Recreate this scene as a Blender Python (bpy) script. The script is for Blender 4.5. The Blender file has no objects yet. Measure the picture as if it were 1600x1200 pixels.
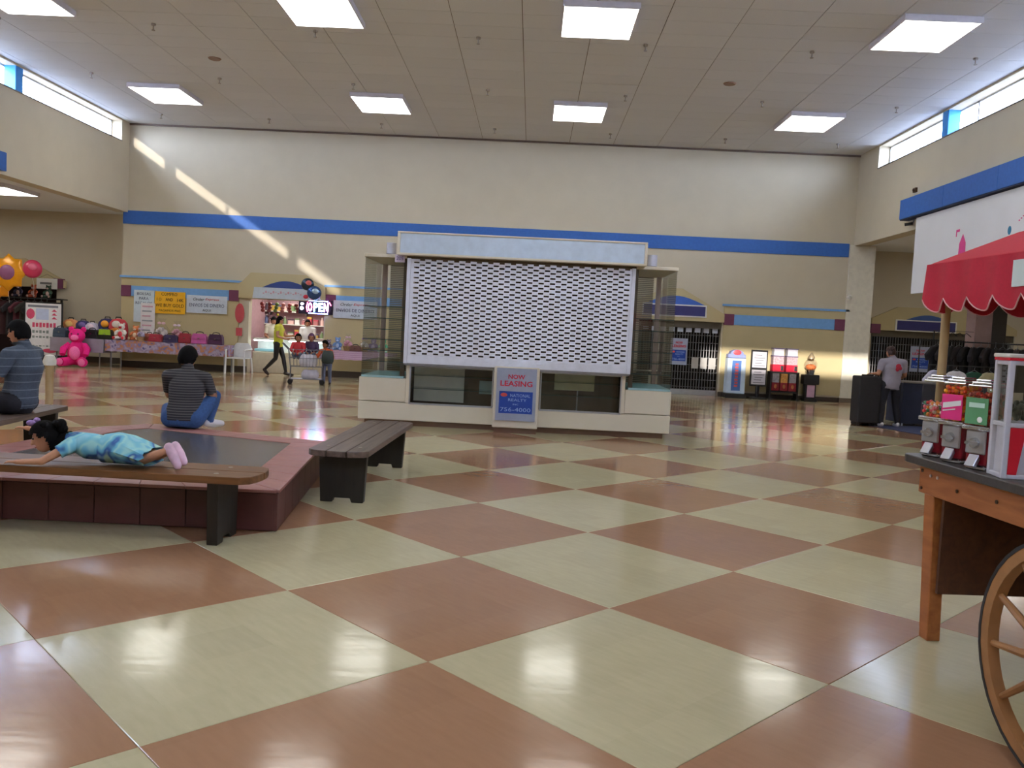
import bpy, bmesh, math, random
import numpy as np
from mathutils import Vector, Matrix
random.seed(7)
PI = math.pi
SC = bpy.context.scene
COL = SC.collection
# ---------------------------------------------------------------- camera, world, sun, exposure
cd = bpy.data.cameras.new('camera'); cam = bpy.data.objects.new('camera', cd); COL.objects.link(cam)
cd.sensor_width = 36.0; cd.lens = 1320.82 / 1600 * 36; cd.clip_end = 200; cd.clip_start = 0.05
RT = Vector((0.998541, 0.0232197, 0.0487518)); UP = Vector((-0.050049, 0.0590182, 0.9970015)); FW = Vector((-0.0202728, 0.9979868, -0.0600942))
m3 = Matrix((RT, UP, -FW)).transposed()
cam.matrix_world = Matrix.Translation((0, 0, 1.44)) @ m3.to_4x4()
SC.camera = cam
SC.view_settings.view_transform = 'Standard'; SC.view_settings.look = 'None'
SC.view_settings.exposure = 0.0; SC.view_settings.gamma = 1.0; SC.view_settings.use_curve_mapping = False
try:
    SC.cycles.use_denoising = True
    SC.cycles.max_bounces = 10; SC.cycles.diffuse_bounces = 5; SC.cycles.glossy_bounces = 4
    SC.cycles.transparent_max_bounces = 16; SC.cycles.sample_clamp_indirect = 6.0
except Exception: pass
W = bpy.data.worlds.new('evening_sky'); SC.world = W; W.use_nodes = True
bg = W.node_tree.nodes['Background']; bg.inputs[0].default_value = (0.60, 0.72, 1.0, 1); bg.inputs[1].default_value = 33.0
sd = bpy.data.lights.new('sun', 'SUN'); sd.energy = 6.5; sd.angle = math.radians(0.55); sd.color = (1.0, 0.93, 0.86)
so = bpy.data.objects.new('sun', sd); COL.objects.link(so)
so.rotation_euler = Vector((0.256, 1.0, -0.169)).to_track_quat('-Z', 'Y').to_euler()
so.location = (-20, -20, 12)
LAMP = 7.8          # radiance of the ceiling fixtures' diffusers

# ---------------------------------------------------------------- materials
MATS = {}
def M(name, col, rough=0.6, metal=0.0, ns=0.0, na=0.0, bump=0.0, spec=None, emit=None, es=1.0, stretch=None, rand=0.0):
    """procedural principled material: colour with noise variation (ns scale, na amount), bump, per-object variation"""
    if name in MATS: return MATS[name]
    m = bpy.data.materials.new(name); m.use_nodes = True; nt = m.node_tree; b = nt.nodes['Principled BSDF']
    c = tuple(col) + (1,) if len(col) == 3 else tuple(col)
    b.inputs['Base Color'].default_value = c; b.inputs['Roughness'].default_value = rough; b.inputs['Metallic'].default_value = metal
    if spec is not None: b.inputs['Specular IOR Level'].default_value = spec
    if emit: b.inputs['Emission Color'].default_value = tuple(emit) + (1,); b.inputs['Emission Strength'].default_value = es
    if ns <= 0: ns, na = 9.0, 0.06
    tc = nt.nodes.new('ShaderNodeTexCoord'); n = nt.nodes.new('ShaderNodeTexNoise'); n.inputs['Scale'].default_value = ns; n.inputs['Detail'].default_value = 4
    if stretch:
        mp = nt.nodes.new('ShaderNodeMapping'); mp.inputs['Scale'].default_value = stretch
        nt.links.new(tc.outputs['Object'], mp.inputs[0]); nt.links.new(mp.outputs[0], n.inputs['Vector'])
    else: nt.links.new(tc.outputs['Object'], n.inputs['Vector'])
    mr = nt.nodes.new('ShaderNodeMapRange'); mr.inputs[1].default_value = 0.3; mr.inputs[2].default_value = 0.7
    mr.inputs[3].default_value = 1 - na; mr.inputs[4].default_value = 1 + na
    nt.links.new(n.outputs['Fac'], mr.inputs[0])
    mx = nt.nodes.new('ShaderNodeVectorMath'); mx.operation = 'SCALE'; mx.inputs[0].default_value = c[:3]
    fac = mr.outputs[0]
    if rand > 0:
        oi = nt.nodes.new('ShaderNodeObjectInfo'); r2 = nt.nodes.new('ShaderNodeMapRange')
        r2.inputs[3].default_value = 1 - rand; r2.inputs[4].default_value = 1 + rand
        nt.links.new(oi.outputs['Random'], r2.inputs[0]); mu = nt.nodes.new('ShaderNodeMath'); mu.operation = 'MULTIPLY'
        nt.links.new(fac, mu.inputs[0]); nt.links.new(r2.outputs[0], mu.inputs[1]); fac = mu.outputs[0]
    nt.links.new(fac, mx.inputs['Scale']); nt.links.new(mx.outputs[0], b.inputs['Base Color'])
    if bump > 0:
        bp = nt.nodes.new('ShaderNodeBump'); bp.inputs['Strength'].default_value = bump; bp.inputs['Distance'].default_value = 0.01
        nt.links.new(n.outputs['Fac'], bp.inputs['Height']); nt.links.new(bp.outputs[0], b.inputs['Normal'])
    MATS[name] = m
    return m
def S(r, g, b):   # sRGB 0-255 to linear
    f = lambda v: ((v/255 + 0.055)/1.055)**2.4 if v > 10 else v/255/12.92
    return (f(r), f(g), f(b))
def glass(name, tint=(1, 1, 1), rough=0.02, ior=1.45):
    if name in MATS: return MATS[name]
    m = bpy.data.materials.new(name); m.use_nodes = True; nt = m.node_tree; nt.nodes.clear()
    o = nt.nodes.new('ShaderNodeOutputMaterial'); t = nt.nodes.new('ShaderNodeBsdfTransparent'); t.inputs[0].default_value = tuple(tint) + (1,)
    g = nt.nodes.new('ShaderNodeBsdfGlossy'); g.inputs['Roughness'].default_value = rough
    f = nt.nodes.new('ShaderNodeFresnel'); ge = nt.nodes.new('ShaderNodeNewGeometry'); mi = nt.nodes.new('ShaderNodeMapRange')
    mi.inputs[3].default_value = ior; mi.inputs[4].default_value = 1/ior      # same reflectance from both sides of the thin pane
    nt.links.new(ge.outputs['Backfacing'], mi.inputs[0]); nt.links.new(mi.outputs[0], f.inputs['IOR']); mx = nt.nodes.new('ShaderNodeMixShader')
    nt.links.new(f.outputs[0], mx.inputs[0]); nt.links.new(t.outputs[0], mx.inputs[1]); nt.links.new(g.outputs[0], mx.inputs[2]); nt.links.new(mx.outputs[0], o.inputs[0])
    MATS[name] = m; return m
def emit(name, col, s):
    if name in MATS: return MATS[name]
    m = bpy.data.materials.new(name); m.use_nodes = True; nt = m.node_tree; nt.nodes.clear()
    o = nt.nodes.new('ShaderNodeOutputMaterial'); e = nt.nodes.new('ShaderNodeEmission'); e.inputs[0].default_value = tuple(col) + (1,); e.inputs[1].default_value = s
    nt.links.new(e.outputs[0], o.inputs[0]); MATS[name] = m; return m
def floor_mat(name, col):
    m = bpy.data.materials.new(name); m.use_nodes = True; nt = m.node_tree; b = nt.nodes['Principled BSDF']; L = nt.links.new
    g = nt.nodes.new('ShaderNodeNewGeometry')
    mp = nt.nodes.new('ShaderNodeMapping'); mp.inputs['Rotation'].default_value = (0, 0, PI/4); L(g.outputs['Position'], mp.inputs[0])
    st = nt.nodes.new('ShaderNodeMapping'); st.inputs['Scale'].default_value = (3, 14, 1); L(mp.outputs[0], st.inputs[0])
    n = nt.nodes.new('ShaderNodeTexNoise'); n.inputs['Scale'].default_value = 2.2; n.inputs['Detail'].default_value = 6; L(st.outputs[0], n.inputs['Vector'])
    mr = nt.nodes.new('ShaderNodeMapRange'); mr.inputs[1].default_value = .3; mr.inputs[2].default_value = .7; mr.inputs[3].default_value = .955; mr.inputs[4].default_value = 1.035; L(n.outputs['Fac'], mr.inputs[0])
    # faint variation from one 12 inch vinyl tile to the next
    ck = nt.nodes.new('ShaderNodeTexWhiteNoise'); ck.noise_dimensions = '2D'
    sc = nt.nodes.new('ShaderNodeVectorMath'); sc.operation = 'SCALE'; sc.inputs['Scale'].default_value = 4/1.2241; L(mp.outputs[0], sc.inputs[0])
    fl = nt.nodes.new('ShaderNodeVectorMath'); fl.operation = 'FLOOR'; L(sc.outputs[0], fl.inputs[0]); L(fl.outputs[0], ck.inputs['Vector'])
    m2 = nt.nodes.new('ShaderNodeMapRange'); m2.inputs[3].default_value = .965; m2.inputs[4].default_value = 1.035; L(ck.outputs['Value'], m2.inputs[0])
    mu = nt.nodes.new('ShaderNodeMath'); mu.operation = 'MULTIPLY'; L(mr.outputs[0], mu.inputs[0]); L(m2.outputs[0], mu.inputs[1])
    vs = nt.nodes.new('ShaderNodeVectorMath'); vs.operation = 'SCALE'; vs.inputs[0].default_value = col; L(mu.outputs[0], vs.inputs['Scale']); L(vs.outputs[0], b.inputs['Base Color'])
    m3_ = nt.nodes.new('ShaderNodeMapping'); m3_.inputs['Scale'].default_value = (2.2, 7, 1); L(g.outputs['Position'], m3_.inputs[0])
    n2 = nt.nodes.new('ShaderNodeTexNoise'); n2.inputs['Scale'].default_value = 1.6; n2.inputs['Detail'].default_value = 3; L(m3_.outputs[0], n2.inputs['Vector'])
    bp = nt.nodes.new('ShaderNodeBump'); bp.inputs['Strength'].default_value = .032; bp.inputs['Distance'].default_value = .02; L(n2.outputs['Fac'], bp.inputs['Height']); L(bp.outputs[0], b.inputs['Normal'])
    r = nt.nodes.new('ShaderNodeMapRange'); r.inputs[3].default_value = .09; r.inputs[4].default_value = .17; L(n2.outputs['Fac'], r.inputs[0]); L(r.outputs[0], b.inputs['Roughness'])
    b.inputs['Specular IOR Level'].default_value = .5
    MATS[name] = m; return m
def stripes(name, base, line, pitch, frac, axis='Z', rough=.85, soft=False):
    """cloth with thin stripes across the object's axis"""
    m = M(name, base, rough, ns=60, na=.12)
    nt = m.node_tree; b = nt.nodes['Principled BSDF']; L = nt.links.new
    src = b.inputs['Base Color'].links[0].from_socket
    tc = nt.nodes.new('ShaderNodeTexCoord'); sp = nt.nodes.new('ShaderNodeSeparateXYZ'); L(tc.outputs['Object'], sp.inputs[0])
    d = nt.nodes.new('ShaderNodeMath'); d.operation = 'DIVIDE'; d.inputs[1].default_value = pitch; L(sp.outputs[axis], d.inputs[0])
    f = nt.nodes.new('ShaderNodeMath'); f.operation = 'FRACT'; L(d.outputs[0], f.inputs[0])
    l = nt.nodes.new('ShaderNodeMath'); l.operation = 'LESS_THAN'; l.inputs[1].default_value = frac; L(f.outputs[0], l.inputs[0])
    mx = nt.nodes.new('ShaderNodeMix'); mx.data_type = 'RGBA'; mx.inputs['B'].default_value = tuple(line) + (1,)
    L(l.outputs[0], mx.inputs['Factor']); L(src, mx.inputs['A']); L(mx.outputs['Result'], b.inputs['Base Color'])
    return m
def blotch(name, cols, scale, rough=.8, detail=1.5):
    """cloth print: patches of several colours from a cell texture"""
    m = bpy.data.materials.new(name); m.use_nodes = True; nt = m.node_tree; b = nt.nodes['Principled BSDF']; L = nt.links.new
    tc = nt.nodes.new('ShaderNodeTexCoord'); n0 = nt.nodes.new('ShaderNodeTexNoise'); n0.inputs['Scale'].default_value = scale; n0.inputs['Detail'].default_value = detail
    L(tc.outputs['Object'], n0.inputs['Vector'])
    r = nt.nodes.new('ShaderNodeValToRGB'); r.color_ramp.interpolation = 'EASE'
    e = r.color_ramp.elements; k = len(cols)
    while len(e) < k: e.new(.5)
    for i, c in enumerate(cols): e[i].position = .28 + .44*i/max(1, k-1); e[i].color = tuple(c) + (1,)
    L(n0.outputs['Fac'], r.inputs[0]); L(r.outputs[0], b.inputs['Base Color']); b.inputs['Roughness'].default_value = rough
    MATS[name] = m; return m
def wood(name, c1, c2, rough=.45, sc=(2, 18, 18)):
    m = bpy.data.materials.new(name); m.use_nodes = True; nt = m.node_tree; b = nt.nodes['Principled BSDF']; L = nt.links.new
    tc = nt.nodes.new('ShaderNodeTexCoord'); mp = nt.nodes.new('ShaderNodeMapping'); mp.inputs['Scale'].default_value = sc; L(tc.outputs['Object'], mp.inputs[0])
    n = nt.nodes.new('ShaderNodeTexNoise'); n.inputs['Scale'].default_value = 1.6; n.inputs['Detail'].default_value = 7; n.inputs['Distortion'].default_value = .6; L(mp.outputs[0], n.inputs['Vector'])
    r = nt.nodes.new('ShaderNodeValToRGB'); r.color_ramp.elements[0].position = .3; r.color_ramp.elements[1].position = .7
    r.color_ramp.elements[0].color = tuple(c1) + (1,); r.color_ramp.elements[1].color = tuple(c2) + (1,); L(n.outputs['Fac'], r.inputs[0]); L(r.outputs[0], b.inputs['Base Color'])
    bp = nt.nodes.new('ShaderNodeBump'); bp.inputs['Strength'].default_value = .15; bp.inputs['Distance'].default_value = .004; L(n.outputs['Fac'], bp.inputs['Height']); L(bp.outputs[0], b.inputs['Normal'])
    b.inputs['Roughness'].default_value = rough; MATS[name] = m; return m

# ---------------------------------------------------------------- mesh helpers
def V(*a): return Vector(a)
class MB:
    def __init__(s): s.v = []; s.f = []; s.m = []; s.mi = 0; s.T = Matrix.Identity(4)
    def add(s, vs, fs):
        k = len(s.v); s.v += [tuple(s.T @ Vector(v)) for v in vs]
        for f in fs: s.f.append([i + k for i in f]); s.m.append(s.mi)
        return s
    def box(s, x0, y0, z0, x1, y1, z1):
        x0, x1 = min(x0, x1), max(x0, x1); y0, y1 = min(y0, y1), max(y0, y1); z0, z1 = min(z0, z1), max(z0, z1)
        return s.add([(x0,y0,z0),(x1,y0,z0),(x1,y1,z0),(x0,y1,z0),(x0,y0,z1),(x1,y0,z1),(x1,y1,z1),(x0,y1,z1)],
                     [(0,3,2,1),(4,5,6,7),(0,1,5,4),(1,2,6,5),(2,3,7,6),(3,0,4,7)])
    def loft(s, rings, cap=True, closed=False):
        """rings: lists of points, equal counts"""
        n = len(rings[0]); vs = [p for r in rings for p in r]; fs = []
        for i in range(len(rings) - 1):
            for j in range(n): fs.append((i*n+j, i*n+(j+1) % n, (i+1)*n+(j+1) % n, (i+1)*n+j))
        if cap: fs.append(tuple(reversed(range(n)))); fs.append(tuple(range((len(rings)-1)*n, len(rings)*n)))
        return s.add(vs, fs)
    def cyl(s, p0, p1, r0, r1=None, n=12, cap=True):
        p0, p1 = Vector(p0), Vector(p1); r1 = r0 if r1 is None else r1
        a = (p1 - p0).normalized(); u = a.orthogonal().normalized(); w = a.cross(u)
        R = lambda p, r: [p + (u*math.cos(2*PI*i/n) + w*math.sin(2*PI*i/n))*r for i in range(n)]
        return s.loft([R(p0, r0), R(p1, r1)], cap)
    def tube(s, pts, r, n=8, closed=False):
        pts = [Vector(p) for p in pts]; rs = []; u = None
        for i, p in enumerate(pts):
            a = (pts[min(i+1, len(pts)-1)] - pts[max(i-1, 0)]).normalized()
            u = a.orthogonal().normalized() if u is None else (u - a*u.dot(a)).normalized()
            w = a.cross(u); rr = r[i] if isinstance(r, (list, tuple)) else r
            rs.append([p + (u*math.cos(2*PI*k/n) + w*math.sin(2*PI*k/n))*rr for k in range(n)])
        return s.loft(rs)
    def lathe(s, prof, n=16, c=(0, 0, 0), a0=0, a1=2*PI):
        c = Vector(c)
        return s.loft([[c + V(max(r, 1e-4)*math.cos(2*PI*i/n), max(r, 1e-4)*math.sin(2*PI*i/n), z) for i in range(n)] for r, z in prof])
    def prism(s, pts, axis, a, b):
        """polygon (2d points) pushed along axis 'x','y','z' from a to b"""
        P = {'x': lambda p, t: (t, p[0], p[1]), 'y': lambda p, t: (p[0], t, p[1]), 'z': lambda p, t: (p[0], p[1], t)}[axis]
        n = len(pts); vs = [P(p, a) for p in pts] + [P(p, b) for p in pts]
        return s.add(vs, [tuple(range(n)), tuple(reversed(range(n, 2*n)))] + [(i, i+n, (i+1) % n + n, (i+1) % n) for i in range(n)])
    def ell(s, c, r, nu=12, nv=8, rot=None):
        c = Vector(c); rot = rot or Matrix.Identity(3); vs = []; fs = []
        if not isinstance(r, (tuple, list)): r = (r, r, r)
        vs.append(c + rot @ V(0, 0, -r[2]))
        for j in range(1, nv):
            t = -PI/2 + PI*j/nv
            for i in range(nu): vs.append(c + rot @ V(r[0]*math.cos(t)*math.cos(2*PI*i/nu), r[1]*math.cos(t)*math.sin(2*PI*i/nu), r[2]*math.sin(t)))
        vs.append(c + rot @ V(0, 0, r[2])); k = len(vs) - 1
        for i in range(nu): fs.append((0, 1+(i+1) % nu, 1+i)); fs.append((k, k-nu+i, k-nu+(i+1) % nu))
        for j in range(nv-2):
            for i in range(nu): fs.append((1+j*nu+i, 1+j*nu+(i+1) % nu, 1+(j+1)*nu+(i+1) % nu, 1+(j+1)*nu+i))
        return s.add(vs, fs)
    def mesh(s, name, mats, smooth=False, bevel=0, seg=1):
        me = bpy.data.meshes.new(name); me.from_pydata([tuple(v) for v in s.v], [], s.f)
        for m in (mats if isinstance(mats, (list, tuple)) else [mats]): me.materials.append(m)
        for p, mi in zip(me.polygons, s.m): p.material_index = mi
        bm = bmesh.new(); bm.from_mesh(me); bmesh.ops.recalc_face_normals(bm, faces=bm.faces)
        if bevel > 0:
            ed = [e for e in bm.edges if len(e.link_faces) == 2 and e.calc_face_angle(0) > .5]
            bmesh.ops.bevel(bm, geom=ed, offset=bevel, segments=seg, affect='EDGES', profile=.6, clamp_overlap=True)
        if smooth:
            for f in bm.faces: f.smooth = True
            for e in bm.edges:
                if len(e.link_faces) == 2 and e.calc_face_angle(0) > .75: e.smooth = False
        bm.to_mesh(me); bm.free(); me.update()
        return me
    def build(s, name, mats, parent=None, smooth=False, bevel=0, seg=1, loc=None, rz=0):
        o = bpy.data.objects.new(name, s.mesh(name, mats, smooth, bevel, seg)); COL.objects.link(o)
        if parent: o.parent = parent
        if loc: o.location = loc
        if rz: o.rotation_euler = (0, 0, rz)
        return o
def tag(o, label, cat, group=None, kind=None):
    o['label'] = label; o['category'] = cat
    if group: o['group'] = group
    if kind: o['kind'] = kind
    return o
def thing(name, label, cat, loc=(0, 0, 0), rz=0, group=None):
    o = bpy.data.objects.new(name, None); COL.objects.link(o); o.location = loc; o.rotation_euler = (0, 0, rz); o.empty_display_size = .1
    return tag(o, label, cat, group)
def struct(o): o['kind'] = 'structure'; return o
def dup(root, loc=None, rz=None, label=None):
    r = root.copy(); COL.objects.link(r)
    if loc is not None: r.location = loc
    if rz is not None: r.rotation_euler = (0, 0, rz)
    if label: r['label'] = label
    for ch in list(root.children):
        c = ch.copy(); COL.objects.link(c); c.parent = r
        for g in list(ch.children):
            d = g.copy(); COL.objects.link(d); d.parent = c
    return r
def inst(me, name, parent, loc=(0, 0, 0), rz=0):
    o = bpy.data.objects.new(name, me); COL.objects.link(o); o.parent = parent; o.location = loc
    if rz: o.rotation_euler = (0, 0, rz)
    return o
FONTS = {}
def text(body, w, h, mat, parent, c, right=(1, 0, 0), up=(0, 0, 1), name='lettering', depth=.003, shear=0, bold=0.0):
    """raised or printed letters fitted in a w x h rectangle centred on c"""
    cu = bpy.data.curves.new('t', 'FONT'); cu.body = body; cu.size = 1; cu.extrude = .02; cu.shear = shear; cu.resolution_u = 2; cu.offset = bold
    o = bpy.data.objects.new('t', cu); COL.objects.link(o); dg = bpy.context.evaluated_depsgraph_get()
    me = bpy.data.meshes.new_from_object(o.evaluated_get(dg)); bpy.data.objects.remove(o); bpy.data.curves.remove(cu)
    co = np.empty(len(me.vertices)*3); me.vertices.foreach_get('co', co); co = co.reshape(-1, 3)
    lo, hi = co.min(0), co.max(0); sx = w/(hi[0]-lo[0]); sy = h/(hi[1]-lo[1])
    R = Vector(right).normalized(); U = Vector(up).normalized(); N = R.cross(U)
    P = np.outer((co[:, 0]-(lo[0]+hi[0])/2)*sx, R) + np.outer((co[:, 1]-(lo[1]+hi[1])/2)*sy, U) + np.outer((co[:, 2]-lo[2])/(hi[2]-lo[2])*depth, N) + np.array(c)
    me.vertices.foreach_set('co', P.ravel()); me.materials.clear(); me.materials.append(mat); me.update()
    me.name = name
    ob = bpy.data.objects.new(name, me); COL.objects.link(ob)
    if parent: ob.parent = parent
    return ob
# ---------------------------------------------------------------- room shell
ZC = 6.62; YB = 23.1; XL = -11.18; XR = 8.53; YF = -3.0; YA = 24.2   # ceiling, back wall, side headers, rear wall, aisle back walls
cream = M('cream_wall_paint', S(200, 189, 165), .75, ns=2.2, na=.025)
tan_p = M('tan_wall_paint', S(192, 176, 134), .75, ns=2.2, na=.03)
white_p = M('white_paint', S(232, 230, 222), .6)
blue_p = M('blue_band_paint', S(48, 100, 176), .6, ns=14, na=.07)
sky_p = M('light_blue_band_paint', S(118, 168, 220), .6, ns=12, na=.05)
navy_p = M('navy_sign_face', S(52, 50, 112), .5)
plum_p = M('plum_corner_block', S(110, 52, 80), .6)
brown_b = M('dark_brown_baseboard', S(62, 50, 40), .5)
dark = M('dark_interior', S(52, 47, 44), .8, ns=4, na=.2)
black = M('black_plastic', S(26, 25, 27), .45)
steel = M('grey_steel', S(150, 152, 156), .35, .9)
chrome = M('chrome', S(215, 217, 222), .18, 1.0)
fl_c = floor_mat('cream_vinyl_tile', S(197, 187, 151)); fl_b = floor_mat('terracotta_vinyl_tile', S(164, 123, 93))
base_f = M('floor_adhesive', S(120, 96, 76), .7)

fl = struct(MB().box(-19, -5, -.12, 16, 28, -.006).build('floor', base_f))
TS = 1.2241; O0 = Vector((-1.2439, 4.4518, 0)); EI = Vector((.70711, -.70711, 0)); EJ = Vector((.70711, .70711, 0))
def tile_mb(c, h=TS/2 - .001):
    m = MB(); a, b = EI*h, EJ*h; z0, z1 = V(0, 0, -.006), V(0, 0, 0)
    lo = [c-a-b, c+a-b, c+a+b, c-a+b]; k = 1 - .0025/h
    hi = [c + (p-c)*k for p in lo]
    m.add([p + V(0, 0, -.006) for p in lo] + [p + V(0, 0, -.0015) for p in lo] + hi,
          [(0, 1, 5, 4), (1, 2, 6, 5), (2, 3, 7, 6), (3, 0, 4, 7), (4, 5, 9, 8), (5, 6, 10, 9), (6, 7, 11, 10), (7, 4, 8, 11), (8, 9, 10, 11)])
    return m
tme = [tile_mb(V(0, 0, 0)).mesh('floor_tile', fl_b), tile_mb(V(0, 0, 0)).mesh('floor_tile', fl_c)]
far = [MB(), MB()]; ntile = 0
def in_view(p, mx=60):
    d = p - Vector((0, 0, 1.44)); z = d.dot(FW)
    if z < .3: return False
    u = 800 + 1320.82*d.dot(RT)/z; v = 600 - 1320.82*d.dot(UP)/z
    return -mx < u < 1600+mx and -mx < v < 1200+mx
for i in range(-26, 26):
    for j in range(-26, 30):
        c = O0 + EI*((i+.5)*TS) + EJ*((j+.5)*TS)
        if not (-18.5 < c.x < 15.5 and -4.3 < c.y < 27.3): continue
        near = c.y < 14.5 and any(in_view(c + EI*a*.6 + EJ*b*.6) for a in (-1, 1) for b in (-1, 1))
        if near: inst(tme[(i+j) % 2], 'floor_tile', fl, c); ntile += 1
        else: T = far[(i+j) % 2]; t = tile_mb(c); T.add(t.v, t.f)
for T, mt in zip(far, (fl_b, fl_c)):
    o = T.build('distant_floor_tile', mt, fl); o['kind'] = 'stuff'
# ceiling: grid of lay-in tiles 1.17 x 0.6 hung under a dark plenum
ceil_m = M('ceiling_tile_white', S(230, 234, 240), .9, ns=90, na=.06, rand=.02); plen = M('ceiling_joint_shadow', S(104, 92, 82), .9)
ce = struct(MB().box(XL-.4, YF-.5, ZC+.012, XR+.5, YB+.4, ZC+.2).build('ceiling', plen))
CX, CY = 1.172, .6
ctile = MB().box(-CX/2+.006, -CY/2+.005, 0, CX/2-.006, CY/2-.005, .014).mesh('ceiling_tile', ceil_m)
farc = MB(); nct = 0
for i in range(-10, 9):
    for j in range(44):
        x = -.41 + CX*(i+.5); y = YB - .01 - CY*(j+.5)
        x0, x1, = max(x-CX/2, XL-.3), min(x+CX/2, XR+.4)
        if x1 - x0 < .1 or y < YF: continue
        if x1-x0 > CX-.01 and in_view(V(x, y, ZC), 40) and j < 17: inst(ctile, 'ceiling_tile', ce, (x, y, ZC)); nct += 1
        else: farc.box(x0+.006, y-CY/2+.005, ZC, x1-.006, y+CY/2-.005, ZC+.014)
o = farc.build('edge_ceiling_tile', ceil_m, ce); o['kind'] = 'stuff'
print('tiles', ntile, nct)
# back wall with openings: jewellery shop, shuttered shop, (aisle walls stand 1.1 m further back)
def wall_with_holes(name, x0, x1, z1, y0, y1, holes, mat):
    mb = MB(); xs = x0
    for (a, b, top) in sorted(holes):
        mb.box(xs, y0, 0, a, y1, z1); mb.box(a, y0, top, b, y1, z1); xs = b
    mb.box(xs, y0, 0, x1, y1, z1)
    return struct(mb.build(name, mat))
J0, J1, JT = -7.78, -5.70, 2.03
wb = wall_with_holes('wall_back', XL-.14, XR+.5, ZC+.1, YB, YB+.25, [(J0, J1, JT), (2.9, 5.13, 2.0)], cream)
wall_with_holes('wall_back_left', -19, XL+.1, 4.6, YA, YA+.2, [(-16.8, -13.75, 2.1)], cream)
wall_with_holes('wall_back_right', XR+.3, 16, 4.6, YA, YA+.2, [(9.6, 13.6, 2.03)], cream)
struct(MB().box(XL-.14, YB+.25, 0, XL+.1, YA+.2, 4.6).build('wall_back_return', cream))
struct(MB().box(-19.2, YF-.3, 0, -19, YA+3, 4.6).build('wall_left', cream))
struct(MB().box(16, YF-.3, 0, 16.2, YA+3, 4.6).build('wall_right', cream))
# rear wall with a high window
rw = MB(); rw.box(-19, YF-.25, 0, 16, YF, 5.08); rw.box(XL, YF-.25, 5.75, XR+.5, YF, ZC+.2); rw.box(XL-.4, YF-.25, 5.08, -2.1, YF, 5.75); rw.box(2.8, YF-.25, 5.08, XR+.5, YF, 5.75)
struct(rw.build('wall_rear', cream))
struct(MB().box(-19.2, YF-.3, 4.28, XL-.35, YA+.3, 4.45).build('ceiling_aisle_left', ceil_m))
struct(MB().box(XR+.35, YF-.3, 4.24, 16.2, YA+.3, 4.45).build('ceiling_aisle_right', ceil_m))
# white pilaster at the right end of the back wall, and the jog back to the aisle wall
struct(MB().box(8.42, YB-.06, 0, 9.1, YB, 4.24).box(8.5, YB, 0, 9.1, YA, 4.24).build('wall_pilaster', M('pilaster_paint', S(218, 212, 194), .7)))
# side headers, clerestory windows above
pane = glass('window_glass'); wf = M('white_window_frame', S(225, 226, 228), .5); colb = M('blue_steel_column', S(48, 140, 214), .5)
lh = MB().box(XL-.35, YF, 4.22, XL, YB, 6.06); lh.box(XL-.35, 22.65, 6.06, XL, YB, ZC+.05); lh.box(XL-.35, YF, 6.58, XL, 22.65, ZC+.05); lh.box(XL-.35, YF, 6.06, XL, -1.2, 6.58)
struct(lh.build('wall_left_header', cream))
rh = MB().box(XR, YF, 4.22, XR+.35, YB, 6.04); rh.box(XR, 21.85, 6.04, XR+.35, YB, ZC+.05); rh.box(XR, YF, 6.58, XR+.35, 21.85, ZC+.05); rh.box(XR, YF, 6.04, XR+.35, -1.2, 6.58)
struct(rh.build('wall_right_header', cream))
def clerestory(name, x, y0, y1, z0, z1, side, cols, mull):
    w = MB().box(x-.03, y0, z0, x+.03, y1, z0+.03).box(x-.03, y0, z1-.03, x+.03, y1, z1).box(x-.03, y1-.04, z0, x+.03, y1, z1).box(x-.03, y0, z0, x+.03, y0+.04, z1)
    f = struct(w.build(name, wf)); 
    MB().box(x-.004, y0, z0, x+.004, y1, z1).build('pane', pane, f)
    MB().box(x-side*.02, y0, z0-.02, x+side*.32, y1, z0).build('sill', M('grey_sill', S(120, 118, 120), .6), f)
    for yc in mull: MB().box(x-.03, yc-.025, z0, x+.03, yc+.025, z1).build('mullion', wf, f)
    for yc in cols: MB().box(x+side*.03, yc-.13, z0, x+side*.29, yc+.13, z1+.03).build('column', colb, f, bevel=.01)
    return f
clerestory('window_1', XL-.3, -1.2, 22.65, 6.06, 6.58, 1, (18.15, 4.7), (11.3, ))
clerestory('window_2', XR+.3, -1.2, 21.85, 6.04, 6.58, -1, (18.45, 5.2), (17.6, 11.8))
f = struct(MB().box(-2.1, YF-.16, 5.08, 2.8, YF-.1, 5.13).box(-2.1, YF-.16, 5.7, 2.8, YF-.1, 5.75).build('window_3', wf))
MB().box(-2.1, YF-.135, 5.08, 2.8, YF-.125, 5.75).build('pane', pane, f)
# unseen roofs added below the clerestory sills to bounce daylight onto the ceiling
roof_m = M('pale_bounce_roof', S(226, 224, 222), .9, ns=40, na=.12)
struct(MB().box(-40, -40, 5.75, XL-.36, 40, 5.9).build('bounce_roof_left', roof_m)); struct(MB().box(XR+.36, -40, 5.75, 40, 40, 5.9).build('bounce_roof_right', roof_m))
# blue band round the hall
struct(MB().box(-11.31, YB-.025, 3.91, 8.40, YB, 4.27).build('trim_1', blue_p))
blk = struct(MB().box(XL-.02, 15.5, 4.28, XL+.1, 17.57, 4.66).build('trim_2', blue_p))
struct(MB().box(XL+.0, YB-.03, ZC-.05, XR, YB, ZC-.004).build('trim_8', M('dark_ceiling_angle', S(92, 74, 62), .6)))
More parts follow.
